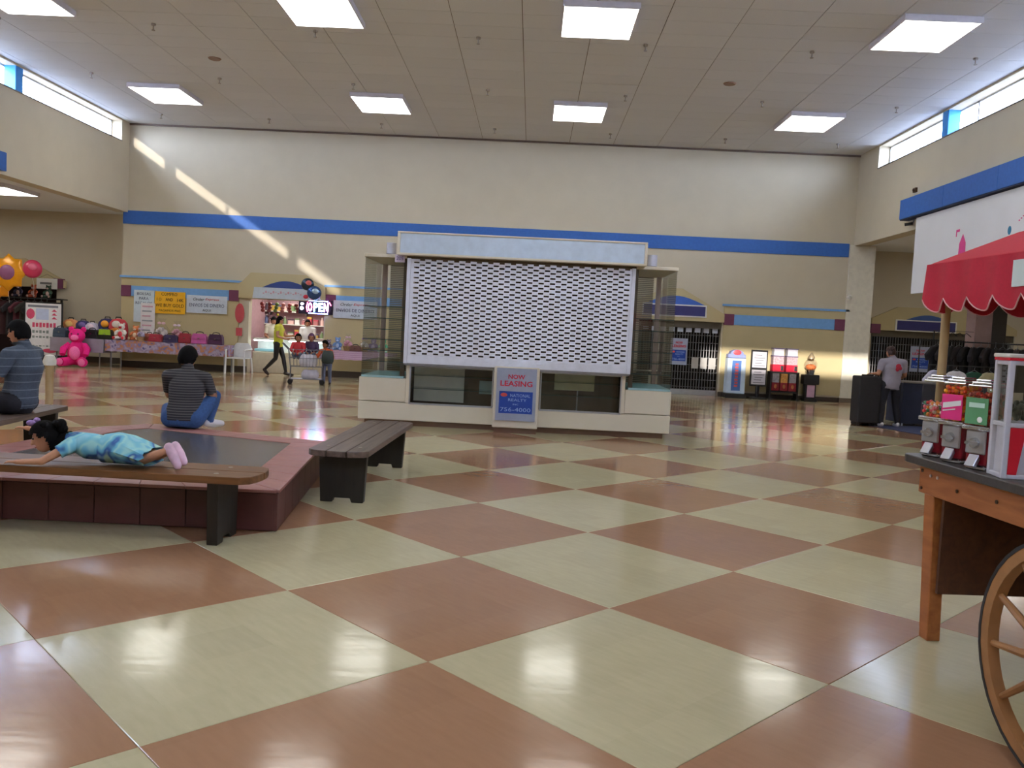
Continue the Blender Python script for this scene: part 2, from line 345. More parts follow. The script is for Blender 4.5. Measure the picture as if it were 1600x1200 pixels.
# baseboards
struct(MB().box(XL-.1, YB-.03, 0, J0-.02, YB, .17).box(J1, YB-.03, 0, 2.9, YB, .17).box(5.13, YB-.03, 0, 8.42, YB, .12).build('baseboard_back', brown_b))
struct(MB().box(8.4, YB-.08, 0, 9.12, YB-.058, .12).build('baseboard_pilaster', M('grey_brown_baseboard', S(112, 98, 82), .5)))
struct(MB().box(-13.75, YA-.03, 0, XL-.14, YA, .17).build('baseboard_left', brown_b))
struct(MB().box(9.1, YA-.03, 0, 9.6, YA, .12).build('baseboard_right', brown_b))
# tan frieze panels with thin light-blue rail, broad light-blue band and plum corner blocks
def frieze(n, x0, x1, y, rail=True, ztop=2.46, bx0=None, bx1=None):
    f = struct(MB().box(x0, y-.03, .17, x1, y, ztop).build('trim_%d' % n, tan_p))
    if rail: MB().box(x0-.05, y-.06, ztop-.01, x1+.1, y, ztop+.045).build('rail', sky_p, f)
    a = x0 if bx0 is None else bx0; b = x1 if bx1 is None else bx1
    MB().box(a+.28, y-.05, 1.95, b-.27, y-.03, 2.23).build('band', sky_p, f)
    for c in (a+.14, b-.135): MB().box(c-.14, y-.065, 1.94, c+.135, y-.03, 2.24).build('corner_block', plum_p, f, bevel=.008)
    return f
frieze(3, -11.31, -8.05, YB)
frieze(4, -5.66, -3.3, YB)
frieze(5, 5.17, 8.42, YB)
# small wall items
tag(MB().cyl((8.46, YB-.16, 2.84), (8.46, YB-.06, 2.84), .06, .05, 14).ell((8.46, YB-.15, 2.83), (.06, .05, .05)).build('wall_alarm', white_p), 'small round white alarm high on the white pilaster', 'alarm')
tag(MB().box(XR-.05, 19.5, 5.06, XR, 19.64, 5.16).cyl((XR-.05, 19.57, 5.11), (XR-.08, 19.57, 5.11), .03).build('motion_sensor', M('brown_plastic', S(92, 66, 50), .5)), 'small brown sensor box on the wall above the blue fascia', 'sensor')
tag(MB().box(9.25, YA-.06, 2.3, 9.42, YA, 2.4).build('wall_speaker', plum_p), 'tiny plum wall block above the shuttered pet shop corner', 'wall block')
t = thing('security_camera', 'small dark camera under the end of the blue fascia', 'camera', (8.5, 19.55, 4.36))
MB().cyl((0, 0, 0), (-.16, .05, -.03), .035, n=10).build('camera_body', black, t); MB().cyl((0, 0, 0), (.03, 0, .1), .015, n=8).build('bracket', steel, t)
# big boxed blue fascia on the right header with seams, white mural board under it
bf = thing('blue_fascia', 'long boxed blue fascia on the right-hand header wall', 'fascia', (XR, 19.85, 4.47))
ys = [0, -2.05, -4.1, -6.15, -8.2, -10.25, -12.3]
for a, b in zip(ys[:-1], ys[1:]): MB().box(-.22, a-.004, 0, -.002, b+.004, .44).build('panel', blue_p, bf, bevel=.004)
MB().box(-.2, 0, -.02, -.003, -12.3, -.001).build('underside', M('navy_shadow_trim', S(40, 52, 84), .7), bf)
mu = thing('mural_board', 'white painted board hanging below the blue fascia', 'board', (XR-.06, 19.2, 2.75))
MB().box(-.05, -13, 0, .05, 0, 1.68).build('board', M('white_mural_board', S(232, 232, 234), .55, ns=1.2, na=.03), mu)
pk = M('pink_paint', S(222, 66, 140), .6)
MB().prism([(-2.0, .62), (-2.28, .62), (-2.26, .9), (-2.14, 1.08), (-2.02, .9)], 'x', -.054, -.05).build('pink_spire', pk, mu)
MB().box(-.054, -1.86, 1.14, -.05, -2.0, 1.19).box(-.054, -1.86, 1.05, -.05, -1.89, 1.16).build('painted_flag', pk, mu)
mk = MB()
for k in range(7): mk.box(-.054, -4.05-.06*k, 1.08+.03*(k % 3), -.05, -4.09-.06*k, 1.1+.03*(k % 3))
for k in range(6): mk.box(-.054, -2.62-.09*k, .66+.012*k+.03*(k % 2), -.05, -2.68-.09*k, .70+.012*k+.03*(k % 2))
mk.build('painted_marks', pk, mu)
MB().ell((-.05, -3.78, .95), (.006, .06, .08)).build('painted_dot', M('teal_paint', S(40, 120, 160), .6), mu)
# ---------------------------------------------------------------- ceiling fixtures
diff = emit('lamp_diffuser', (1.0, .99, .92), LAMP); lfr = M('white_enamel', S(214, 210, 218), .5)
ld_f = MB().box(-.6, -.7, 0, .6, .7, .10); 
fme = MB().box(-.6, -.7, 0, -.575, .7, .10).box(.575, -.7, 0, .6, .7, .10).box(-.575, -.7, 0, .575, -.675, .10).box(-.575, .675, 0, .575, .7, .10).box(-.575, -.675, .07, .575, .675, .1).mesh('frame', lfr, bevel=.004)
dme = MB().box(-.575, -.675, .004, .575, .675, .02).mesh('diffuser', diff)
def fixture(x, y, z, label, group='square ceiling lights'):
    t = thing('ceiling_light', label, 'ceiling light', (x, y, z), 0, group); inst(fme, 'frame', t); inst(dme, 'diffuser', t); return t
cols_x = (-8.74, -3.72, .83, 6.07); nm = ('leftmost', 'second from left', 'third from left', 'rightmost')
for r, (y, rn) in enumerate(((14.1, 'nearer row'), (19.78, 'far row by the back wall'))):
    for x, n in zip(cols_x, nm): fixture(x, y, ZC-.1, 'lit square ceiling light, %s in the %s' % (n, rn))
for y in (8.4, 2.7):
    for x in cols_x: fixture(x, y, ZC-.1, 'lit square ceiling light behind the top edge of the picture', 'ceiling lights above the picture')
fixture(-12.72, 19.85, 4.18, 'lit ceiling light under the low left aisle ceiling')
for x, y in ((-12.9, 12), (-15.6, 21), (-15.6, 16), (-15.6, 8), (11.5, 20.3), (11.5, 13), (11.5, 6)): fixture(x, y, 4.14, 'unseen lit ceiling light over a side aisle beyond the frame', 'side aisle lights')  # unseen lamps, some added to brighten the left aisle wall
sp = MB().cyl((0, 0, 0), (0, 0, -.03), .04, n=12).cyl((0, 0, -.03), (0, 0, -.11), .012, n=8).cyl((0, 0, -.11), (0, 0, -.12), .03, n=10).mesh('sprinkler', M('dull_brass', S(170, 164, 160), .4, .3))
for x in (-9.8, -7.0, -4.1, -1.2, 1.75, 4.66, 7.5):
    for y in (15.25, 18.45, 21.9):
        o = bpy.data.objects.new('sprinkler', sp); COL.objects.link(o); o.location = (x, y, ZC)
        col = {-9.8: 'far left line', -7.0: 'second line from left', -4.1: 'third line from left', -1.2: 'line left of the middle', 1.75: 'line right of the middle', 4.66: 'second line from right', 7.5: 'far right line'}[x]
        row = {15.25: 'nearest', 18.45: 'middle', 21.9: 'farthest'}[y]
        tag(o, 'small ceiling sprinkler, %s one of the %s' % (row, col), 'sprinkler', 'ceiling sprinklers')
for x, y, l in ((-6.6, 17.1, 'flat round brown cover on ceiling near the second light'), (3.7, 17.3, 'flat round brown cover on ceiling, right of middle')):
    tag(MB().cyl((x, y, ZC-.02), (x, y, ZC), .11, .13, 16).build('ceiling_cover', M('brown_cover', S(150, 122, 104), .6)), l, 'cover')
# ---------------------------------------------------------------- kiosk
kc = M('kiosk_cream_laminate', S(226, 217, 196), .4, ns=3, na=.02); kw = M('kiosk_white_metal', S(228, 231, 242), .35)
kg = glass('kiosk_glass', (.97, .985, .98), .01, 1.45); kd = M('kiosk_dark_inside', S(92, 80, 68), .8, ns=3, na=.25)
post_m = M('pinkish_post', S(176, 152, 146), .4, .3); toe_m = M('brown_toe_kick', S(124, 92, 72), .5); edge_g = M('glass_edge', S(70, 92, 92), .2)
K = thing('kiosk', 'closed cream retail kiosk with white perforated shutter and glass towers', 'kiosk', (0, 12.3, 0))
XA, XB, KD = -2.49, 2.07, 1.55
MB().box(XA+.08, .1, 0, XB-.08, KD-.1, .085).box(-.48, -.17, 0, .13, .1, .085).build('toe_kick', toe_m, K)
MB().box(XA, 0, .085, XB, .03, .345).box(XA, .03, .085, XA+.03, KD, .345).box(XB-.03, .03, .085, XB, KD, .345).box(XA, KD-.03, .085, XB, KD, .95).box(XA+.03, .03, .085, XB-.03, KD-.03, .1).build('base_panel', kc, K, bevel=.006)
for a, b, c in ((XA, -1.80, XA), (1.40, XB, XB-.03)):
    MB().box(a, .004, .355, b, .03, .70).box(c, .03, .355, c+.03, KD, .70).box(a, .03, .68, b, KD, .70).build('side_cabinet_panel', kc, K, bevel=.005)
for x in (-1.80, 1.345): MB().box(x, -.01, .345, x+.05, .05, .93).build('stile', kc, K)
MB().box(-.505, -.25, .08, .145, 0, .955).build('center_panel', kc, K, bevel=.012)
for a, b, nm_ in ((-1.75, -.52, 'left'), (.16, 1.345, 'right')):
    fr = MB().box(a, -.005, .33, b, .02, .355).box(a, -.005, .88, b, .03, .92).box(a, -.005, .33, a+.02, .02, .9).box(b-.02, -.005, .33, b, .02, .9).build('display_window', M('silver_trim', S(186, 190, 196), .3, .8), K)
    MB().box(a+.02, .004, .355, b-.02, .010, .88).build('pane', kg, fr)
    MB().box(a+.01, .02, .56, b-.01, .42, .566).build('glass_shelf', glass('shelf_glass', (.86, .93, .9), .02, 1.5), fr)
    MB().box(a+.01, .02, .755, b-.01, .42, .760).build('glass_shelf', MATS['shelf_glass'], fr)
    MB().box(a+.01, .015, .56, b-.01, .02, .567).box(a+.01, .015, .755, b-.01, .02, .761).build('shelf_edge', edge_g, fr)
    MB().box(a, .45, .10, b, .47, .9).build('case_back', kd, fr)
MB().box(-1.74, .425, .35, -.98, .448, .86).build('back_board', M('beige_board', S(232, 224, 212), .7), K)
MB().box(.38, .425, .62, .98, .445, .86).build('back_board', M('yellowish_board', S(206, 198, 160), .7), K)
MB().box(-.75, .42, .5, -.55, .446, .7).build('stored_box', M('pale_teal_box', S(150, 178, 178), .6), K)
MB().box(.72, .38, .12, .74, .41, .62).build('inner_post', steel, K)
# counter ledge and shutter
MB().box(-1.82, -.16, .905, 1.43, .3, .935).build('counter_ledge', M('brushed_ledge', S(150, 150, 156), .3, .7), K, bevel=.004)
shut = MB().box(-1.775, -.131, .94, 1.385, -.128, .96).build('shutter', kw, K)
for x in (-1.83, 1.385): MB().box(x, -.16, .93, x+.055, -.12, 2.44).build('guide_rail', kw, shut, bevel=.004)
MB().box(-1.775, -.155, .935, 1.385, -.125, 1.055).box(-.3, -.162, .985, -.26, -.155, 1.01).box(.1, -.16, 1.0, .2, -.155, 1.01).box(-.7, -.16, 1.0, -.6, -.155, 1.01).build('bottom_bar', kw, shut, bevel=.003)
NR = 38; P0, P1 = 1.055, 2.43; rp = (P1-P0)/NR; pit = .163; sw = .074; x0s, x1s = -1.775, 1.385
def slat(off):
    m = MB(); hb = rp*.36
    m.box(x0s, -.148, 0, x1s, -.132, hb)
    x = x0s; c = x0s + off
    while c < x1s:
        a = max(x0s, c - sw/2); b = min(x1s, c + sw/2)
        if a > x: m.box(x, -.148, hb, a, -.132, rp)
        x = b; c += pit
    if x < x1s: m.box(x, -.148, hb, x1s, -.132, rp)
    return m.mesh('slat', kw)
sl = [slat(pit*.5), slat(pit)]
for k in range(NR): inst(sl[k % 2], 'slat', shut, (0, 0, P0 + k*rp))
MB().box(-1.84, -.12, 2.40, 1.45, .5, 2.5).build('shutter_housing', M('dark_bronze', S(96, 80, 62), .5, .4), K)
# header box with pale blue face
hd = MB().box(-1.96, -.30, 2.47, 1.57, .25, 2.50).box(-1.96, -.30, 2.775, 1.57, .25, 2.80).box(-1.96, -.30, 2.5, -1.92, .25, 2.775).box(1.53, -.30, 2.5, 1.57, .25, 2.775).box(-1.92, .22, 2.5, 1.53, .25, 2.775).build('header_sign_box', kc, K, bevel=.005)
MB().box(-1.92, -.285, 2.5, 1.53, -.265, 2.775).build('blank_face', M('pale_blue_acrylic', S(208, 224, 240), .12, spec=.6), hd)
# glass towers
for (a, b, ox, lab) in ((-2.46, -1.84, -1, 'l'), (1.44, 2.05, 1, 'r')):
    tw = MB().box(a-.02, -.01, 2.445, b+.02, KD, 2.495).build('tower', kc, K, bevel=.005)
    xo = a if ox < 0 else b
    MB().box(a, 0, .73, b, .006, 2.445).box(xo-.003, .006, .73, xo+.003, KD-.12, 2.445).build('pane', kg, tw)
    MB().box(a, 0, .70, b, KD-.1, .73).build('tower_floor', M('pale_aqua_floor', S(158, 196, 200), .4), tw)
    xi = xo + (.05 if ox < 0 else -.05)
    MB().box(xi-.035, KD-.19, .73, xi+.035, KD-.12, 2.445).build('post', post_m, tw)
    xm = b - .03 if ox < 0 else a + .03
    MB().box(xm-.03, .02, .73, xm+.03, .1, 2.445).build('post', kd, tw)
    for z in (.93, 1.09, 1.25, 1.40, 1.56, 1.73):
        sf = MB().box(a+.01, .01, z, b-.01, KD-.14, z+.008).build('glass_shelf', MATS['shelf_glass'], tw)
        MB().box(a+.01, .005, z, b-.01, .012, z+.010).box(xo-ox*.012-.004, .01, z, xo-ox*.012+.004, KD-.14, z+.010).build('shelf_edge', edge_g, sf)
    # roll-down side shutter behind the tower: fine slats
    ns = MB()
    for k in range(58): ns.box(a+.12 if ox < 0 else a-.3, KD-.06, .74+k*.0295, b+.3 if ox < 0 else b-.12, KD-.045-.008*(k % 2), .74+k*.0295+.021)
    o = ns.build('rear_shutter', M('bronze_slat', S(132, 122, 108), .45, .4), tw)
    MB().cyl(((a-.0 + (.36 if ox < 0 else .25)), .05, 2.5), ((a + (.36 if ox < 0 else .25)), .05, 2.66), .07, n=18).build('spot_lamp', M('lamp_can', S(206, 208, 222), .4, .3), tw, smooth=True)
MB().box(-1.8, .5, .1, -1.77, KD-.05, 2.4).box(1.4, .5, .1, 1.43, KD-.05, 2.4).box(-1.8, .5, .93, 1.43, KD-.05, .95).box(-1.8, KD-.08, .95, 1.43, KD-.05, 2.45).box(-1.8, .25, 2.45, 1.43, KD-.05, 2.5).build('inner_walls', kd, K)
pl = MB().box(-2.0, -.2, 2.37, -1.86, -.19, 2.475).build('number_plate', M('lilac_white_plate', S(206, 192, 210), .5), K)
text('205', .10, .05, M('violet_ink', S(88, 62, 120), .6), pl, (-1.93, -.203, 2.425))
# leasing signs
def leasing_sign(label, c, w, h, group=None):
    s = thing('leasing_sign', label, 'sign', c)
    MB().box(-w/2, -.008, 0, w/2, .008, h).build('sign_board', M('grey_board', S(158, 166, 186), .6), s)
    MB().box(-w*.42, -.010, h*.14, w*.42, -.008, h*.56).build('blue_panel', M('sign_blue', S(24, 66, 160), .5), s)
    red = M('sign_red', S(196, 20, 52), .5); pale = M('pale_blue_ink', S(150, 176, 226), .5)
    text('NOW', w*.42, h*.085, red, s, (0, -.011, h*.84), bold=.02); text('LEASING', w*.8, h*.105, red, s, (0, -.011, h*.71), bold=.02)
    MB().ell((-w*.3, -.0105, h*.49), (w*.085, .002, h*.037), 16, 6).build('red_oval', M('sign_orange_red', S(206, 74, 70), .5), s)
    text('NATIONAL', w*.5, h*.06, pale, s, (w*.11, -.012, h*.485)); text('REALTY', w*.46, h*.05, pale, s, (w*.04, -.012, h*.40)); text('INC', w*.14, h*.03, pale, s, (0, -.012, h*.315))
    text('756-4000', w*.76, h*.075, pale, s, (0, -.012, h*.215))
    return s
leasing_sign('grey and blue NOW LEASING sign on the kiosk front panel', (-.18, 12.03, .19), .57, .75)
# ---------------------------------------------------------------- raised platform and benches
pz = .29; red_t = M('red_tile', S(164, 112, 106), .35, ns=7, na=.1, rand=.06); red_s = M('dark_red_brick_tile', S(86, 46, 42), .45, ns=7, na=.14, rand=.08)
pf = thing('platform', 'low tiled platform with red tile rim and grey top', 'platform', (-3.0, 7.2, 0))
pc = [V(-1.68, 5.69, 0), V(-1.97, 8.2, 0), V(-3.98, 8.88, 0), V(-4.32, 8.42, 0), V(-4.5, 5.62, 0)]
cen = V(-3.0, 7.2, 0); pc = [p - cen for p in pc]; inn = []
for i, p in enumerate(pc):
    a = (pc[i-1]-p).normalized(); b = (pc[(i+1) % 5]-p).normalized(); bis = (a+b).normalized(); inn.append(p + bis*(.30/max(.3, abs(a.cross(bis).z))))
MB().prism([(p.x*.985, p.y*.985) for p in pc], 'z', 0, pz-.025).build('core', red_s, pf)
MB().prism([(p.x, p.y) for p in inn], 'z', pz-.03, pz-.005).build('grey_top', M('grey_plastic_top', S(92, 88, 88), .2, ns=30, na=.08, bump=.02), pf)
for i in range(5):
    a, b, ai, bi = pc[i], pc[(i+1) % 5], inn[i], inn[(i+1) % 5]; L = (b-a).length; n = max(1, round(L/.31)); g = .002/L
    for k in range(n):
        t0, t1 = k/n + g, (k+1)/n - g
        q = [a.lerp(b, t0), a.lerp(b, t1), ai.lerp(bi, t1), ai.lerp(bi, t0)]; out = (a-b).cross(V(0, 0, 1)).normalized()
        if out.dot((a+b)/2) < 0: out = -out
        MB().prism([((p + out*(.012 if m < 2 else 0)).x, (p + out*(.012 if m < 2 else 0)).y) for m, p in enumerate(q)], 'z', pz-.022, pz).build('rim_tile', red_t, pf, bevel=.003)
        s0, s1 = a.lerp(b, t0), a.lerp(b, t1)
        MB().prism([(s0.x, s0.y), (s1.x, s1.y), (s1.x-out.x*.03, s1.y-out.y*.03), (s0.x-out.x*.03, s0.y-out.y*.03)], 'z', .005, pz-.026).build('side_tile', red_s, pf, bevel=.003)
bw1 = wood('brown_bench_wood', S(92, 58, 30), S(128, 84, 46), .38, (1.2, 16, 16)); bw2 = wood('worn_grey_bench_wood', S(74, 60, 52), S(112, 94, 84), .35, (1.2, 16, 16)); bw3 = wood('dark_bench_leg_wood', S(26, 23, 18), S(40, 35, 27), .5, (14, 14, 2))
def bench(label, loc, rz, ln, w, np_, mat, h=.455, bow=.05):
    """local x runs along the bench, ends bowed"""
    t = thing('bench', label, 'bench', loc, rz, 'plank benches'); pw = w/np_
    edge = lambda y, s: s*(ln/2 - bow*(2*y/w)**2)
    for k in range(np_):
        a, b = -w/2 + k*pw + .004, -w/2 + (k+1)*pw - .004; pts = []
        ys = [a + (b-a)*i/5 for i in range(6)]
        def xe(y, s):
            e = edge(y, s); d = w/2 - abs(y)
            return e - s*max(0, .05 - d)**2/.05 if d < .05 else e
        pts = [(xe(y, 1), y) for y in ys] + [(xe(y, -1), y) for y in reversed(ys)]
        MB().prism(pts, 'z', h-.048, h).build('plank', mat, t, bevel=.006, seg=2)
    for s in (-1, 1):
        x = s*(ln/2 - .27); hw = w*.40; bt = w*.36
        pr = [(-bt, 0), (-bt*.45, 0), (-bt*.38, .035), (bt*.38, .035), (bt*.45, 0), (bt, 0), (hw, h-.05), (-hw, h-.05)]
        MB().prism(pr, 'x', x-.035, x+.035).build('leg', bw3, t, bevel=.004)
    for s in (-1, 1):
        for y in (-w*.27, w*.27): MB().cyl((s*(ln/2-.27), y, h-.002), (s*(ln/2-.27), y, h+.003), .016, n=10).build('bolt_plug', M('pale_bolt', S(176, 170, 160), .4), t)
    return t
bench('brown plank bench with the girl lying on it', (-2.87, 5.44, 0), -.02, 2.36, .46, 2, bw1)
bench('worn greyish plank bench between the platform and the kiosk', (-1.46, 7.72, 0), PI/2 - .02, 2.36, .49, 3, bw2, .45)
bench('dark plank bench at the left edge under the seated man', (-4.87, 7.62, 0), PI/2 + .13, 2.36, .40, 2, bw2, .45)
# ---------------------------------------------------------------- jewellery shop in the back wall
sh = M('shop_wall_mauve', S(176, 140, 146), .7); ink = M('black_ink', S(30, 30, 36), .7); redink = M('red_ink', S(206, 40, 60), .6); blueink = M('slate_ink', S(72, 78, 112), .7)
struct(MB().box(J0-.6, YB+2.2, 0, J1+.6, YB+2.3, 2.6).box(J0-.3, YB+.25, 0, J0-.2, YB+2.2, 2.6).box(J1+.2, YB+.25, 0, J1+.3, YB+2.2, 2.6).box(J0-.3, YB+.25, 2.5, J1+.3, YB+2.3, 2.6).build('wall_shop', sh))
gb = thing('shop_gable', 'tan stepped gable with dark blue arch over the lit shop', 'gable', (-6.74, YB-.022, 0))
MB().prism([(-1.30, 2.035), (1.07, 2.035), (1.07, 2.42), (.86, 2.5), (.52, 2.74), (-.98, 2.74), (-1.2, 2.5), (-1.30, 2.44)], 'y', -.09, 0).build('gable_panel', tan_p, gb)
arc = [(-.66 + 1.34*i/14, 2.345 + .20*math.sin(PI*i/14)) for i in range(15)]
MB().prism(arc, 'y', -.13, -.09).build('arch', M('dark_blue_arch', S(44, 66, 130), .55), gb)
sb = thing('shop_sign', 'pale blue white shop sign board with slanted right end', 'sign', (-6.74, YB-.1, 2.05))
MB().prism([(-.9, 0), (1.0, 0), (.72, .30), (-.86, .30)], 'y', -.07, -.03).build('board', M('pale_sign_board', S(198, 208, 216), .5), sb)
mk = MB()
for k in range(16):
    x = -.62 + k*.068; mk.box(x, -.073, .13+.02*(k % 3), x+.045, -.07, .16+.025*((k*5) % 3))
mk.build('faded_lettering', M('faded_red_ink', S(204, 150, 160), .6), sb)
MB().ell((.56, -.072, .1), (.07, .004, .055), 14, 6).build('red_badge', redink, sb)
# neon OPEN sign
ne = thing('neon_sign', 'glowing neon OPEN sign at the top right of the shop', 'sign', (-6.05, YB-.12, 1.88))
MB().box(-.34, .04, -.19, .6, .06, .19).build('backing', M('black_acrylic', S(24, 20, 40), .3), ne)
for ch, x, c in (('O', -.02, (1, .25, .45)), ('P', .135, (.35, .85, 1)), ('E', .275, (.5, .75, 1)), ('N', .42, (1, .5, .8))):
    text(ch, .115, .24, emit('neon_%s' % ch, c, 24), ne, (x, .02, 0), name='neon_letter', depth=.012, bold=.02)
bt = MB()
for s in (-1, 1):
    p = [(.2 + .36*math.cos(a), .015, s*.165) for a in (0, )]
    bt.tube([(-.06, .015, s*.165), (.2, .012, s*.172), (.47, .015, s*.165)], .011, 6)
bt.build('neon_border', emit('neon_blue', (.3, .35, 1), 22), ne)
bt = MB(); bt.tube([(-.09, .015, -.13), (-.12, .015, 0), (-.09, .015, .13)], .011, 6); bt.tube([(.50, .015, .15), (.55, .015, .06)], .012, 6); bt.build('neon_end', emit('neon_red', (1, .1, .25), 22), ne)
MB().ell((-.24, .02, .08), (.045, .02, .03)).ell((-.25, .02, -.04), (.05, .02, .045)).build('bulb', emit('neon_white', (.95, .9, 1), 20), ne)
# foil balloons
def balloon(loc, r, mat, label, patch):
    t = thing('foil_balloon', label, 'balloon', loc, .2, 'foil balloons over the shop')
    m = MB(); m.ell((0, 0, 0), (r, r*.55, r), 20, 12); m.build('foil', mat, t, smooth=True)
    MB().ell((r*.15, -r*.42, r*.2), (r*.5, r*.2, r*.42), 12, 8).build('printed_patch', patch, t, smooth=True)
    MB().tube([(0, 0, -r), (.03, .03, -r-.15), (0, .12, -r-.36)], .004, 5).build('ribbon', white_p, t)
balloon((-6.05, YB-.5, 2.47), .17, M('dark_foil', S(58, 70, 84), .2, .6), 'upper dark foil balloon with reddish patch above the shop sign', M('salmon_patch', S(206, 100, 90), .35))
balloon((-5.85, YB-.56, 2.25), .19, M('blue_foil', S(64, 90, 140), .15, .6), 'lower blue foil balloon at the right end of the shop sign', M('silver_patch', S(190, 214, 230), .2, .5))
# red oval sign on the jamb
jo = thing('door_jamb_sign', 'red oval sign with small red square on the shop jamb', 'sign', (-8.02, YB-.035, 1.62))
MB().ell((0, 0, 0), (.13, .008, .27), 20, 8).build('red_oval', M('brick_red', S(190, 74, 80), .6), jo); MB().box(-.09, -.006, -.62, .08, .004, -.4).build('red_square', MATS['brick_red'], jo)
# display counter, glass case, shelf stock inside the shop
ct = thing('shop_counter', 'white shop counter with lit glass display case', 'counter', (-6.75, YB+.30, 0))
MB().box(-1.0, 0, 0, 1.0, .5, .58).build('counter_base', M('cream_counter', S(214, 204, 178), .5), ct, bevel=.01)
MB().box(-1.0, .46, .58, 1.0, .5, .95).box(-1.0, 0, .93, 1.0, .5, .96).build('case_frame', white_p, ct)
MB().box(-1.0, 0, .58, 1.0, .006, .93).build('pane', kg, ct)
MB().box(-.98, .04, .885, -.30, .09, .915).box(.0, .04, .885, .96, .09, .915).build('case_lamp', emit('case_lamp_light', (.9, .95, 1), 14), ct)
MB().box(-.98, .1, .60, -.3, .44, .66).box(.1, .1, .60, .9, .44, .66).build('display_tray', M('aqua_tray', S(150, 204, 220), .5), ct)
ORD = ('first', 'second', 'third', 'fourth', 'fifth', 'sixth', 'seventh', 'eighth', 'ninth', 'tenth', 'eleventh', 'twelfth', 'thirteenth', 'fourteenth')
shop_cols = [S(208, 80, 96), S(236, 232, 226), S(88, 66, 82), S(214, 178, 84), S(120, 140, 96), S(180, 112, 112), S(96, 110, 150), S(232, 190, 180)]
for r in range(3):
    s_ = thing('wall_shelf', 'narrow white shelf, %s of three on the shop rear wall' % ('lowest', 'middle', 'highest')[r], 'shelf', (-6.74, YB+2.0, 1.0+.38*r))
    MB().box(-1.3, -.02, -.03, 1.3, .2, 0).build('board', white_p, s_)
    for k in range(-1, 2): MB().box(k*1.1-.015, .0, -.12, k*1.1+.015, .2, -.03).build('bracket', steel, s_)
    for k in range(14):
        c = random.choice(shop_cols); h = random.uniform(.14, .3); w = random.uniform(.06, .085)
        mt = M('stock_%d' % shop_cols.index(c), c, .5); cn = ['rose', 'white', 'dark mauve', 'gold', 'sage green', 'dusty red', 'slate blue', 'pale pink'][shop_cols.index(c)]
        b = thing('shop_bottle' if k % 3 == 0 else 'gift_box', '%s %s, %s from the left on the %s shop shelf' % (cn, 'bottle' if k % 3 == 0 else 'gift box', ORD[k], ('lowest', 'middle', 'highest')[r]), 'bottle' if k % 3 == 0 else 'box', (-7.95+k*.187, YB+2.08, 1.0+.38*r), 0, 'small goods on the %s shop shelf' % ('lowest', 'middle', 'highest')[r])
        if k % 3 == 0:
            MB().lathe([(0, 0), (w*.7, 0), (w*.7, h*.6), (w*.3, h*.75), (w*.3, h*.9), (0, h*.9)], 10).build('bottle_body', mt, b, smooth=True); MB().cyl((0, 0, h*.9), (0, 0, h), w*.34, n=10).build('cap', white_p, b)
        else:
            MB().box(-w, -.05, 0, w, .05, h*.8).build('box_body', mt, b, bevel=.006); MB().box(-w*1.04, -.054, h*.62, w*1.04, .054, h*.82).build('lid', M('stock_%d' % ((shop_cols.index(c)+3) % 8), shop_cols[(shop_cols.index(c)+3) % 8], .5), b, bevel=.004)
for k in range(9):
    x = -7.6 + k*.2; c = [S(150, 60, 66), S(120, 50, 56), S(96, 120, 60), S(176, 110, 110)][k % 4]
    t = thing('hanging_garland', '%s string of round ornaments, %s from the left in the shop opening' % (['dark red', 'maroon', 'green', 'dusty pink'][k % 4], ORD[k]), 'garland', (x, YB+.55, 2.02), 0, 'hanging ornaments in the shop opening')
    MB().cyl((0, 0, 0), (0, 0, -.08), .004, n=5).build('cord', ink, t); mm = MB()
    for q in range(3): mm.ell((.03*math.sin(k+q), 0, -.1-.09*q), (.06, .05, .055), 8, 6)
    mm.build('ornament', M('ornament_%d' % (k % 4), c, .35), t, smooth=True)
fixture(-6.75, YB+1.15, 2.40, 'lit ceiling light inside the jewellery shop, hidden above its opening', None)
# ---------------------------------------------------------------- shuttered shops
def shuttered(root, x0, x1, z0, z1, y, head=True):
    m = MB(); n = int((x1-x0)/.075)
    for k in range(n): m.cyl((x0+.04+k*.075, y, z0), (x0+.04+k*.075, y, z1), .012, n=6, cap=False)
    for k in range(9): m.box(x0, y-.008, z0+k*(z1-z0)/9, x1, y+.008, z0+k*(z1-z0)/9+.018)
    o = m.build('grille_bars', M('grille_steel', S(112, 110, 110), .4, .6), root); o['kind'] = 'stuff'
    return o
def closed_shop(label, x0, x1, top, y, depth=2.0):
    t = thing('shop_grille', label, 'grille', ((x0+x1)/2, y, 0)); a, b = x0-(x0+x1)/2, x1-(x0+x1)/2
    shuttered(t, a, b, .0, top-.18, .1)
    MB().box(a, .0, top-.18, b, .2, top).build('shutter_box', M('grey_bronze', S(92, 84, 70), .5, .3), t)
    MB().box(a, .05, 0, b, .15, .14).build('bottom_rail', M('grille_light', S(170, 172, 176), .4, .5), t)
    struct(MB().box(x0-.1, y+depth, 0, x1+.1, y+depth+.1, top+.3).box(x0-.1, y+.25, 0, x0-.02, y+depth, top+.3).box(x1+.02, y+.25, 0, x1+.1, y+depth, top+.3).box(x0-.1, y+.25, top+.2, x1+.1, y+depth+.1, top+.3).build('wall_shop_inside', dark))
    return t
g1 = closed_shop('steel grille of the closed dark shop right of the kiosk', 2.95, 5.1, 2.0, YB)
for k in range(9): MB().box(-1.0+k*.235, .07, 1.70, -1.0+k*.235+.15, .1, 1.82).build('light_slot', M('pale_slot', S(196, 202, 214), .4), g1)
for k in range(2, 5): MB().box(-.1+k*.235, .06, .72, -.1+k*.235+.18, .09, 1.02).build('bright_sheet', M('pale_sheet', S(176, 172, 166), .5), g1)
fr = thing('shop_gable', 'tan pointed gable with blue arch right of the kiosk', 'gable', (3.9, YB-.022, 0))
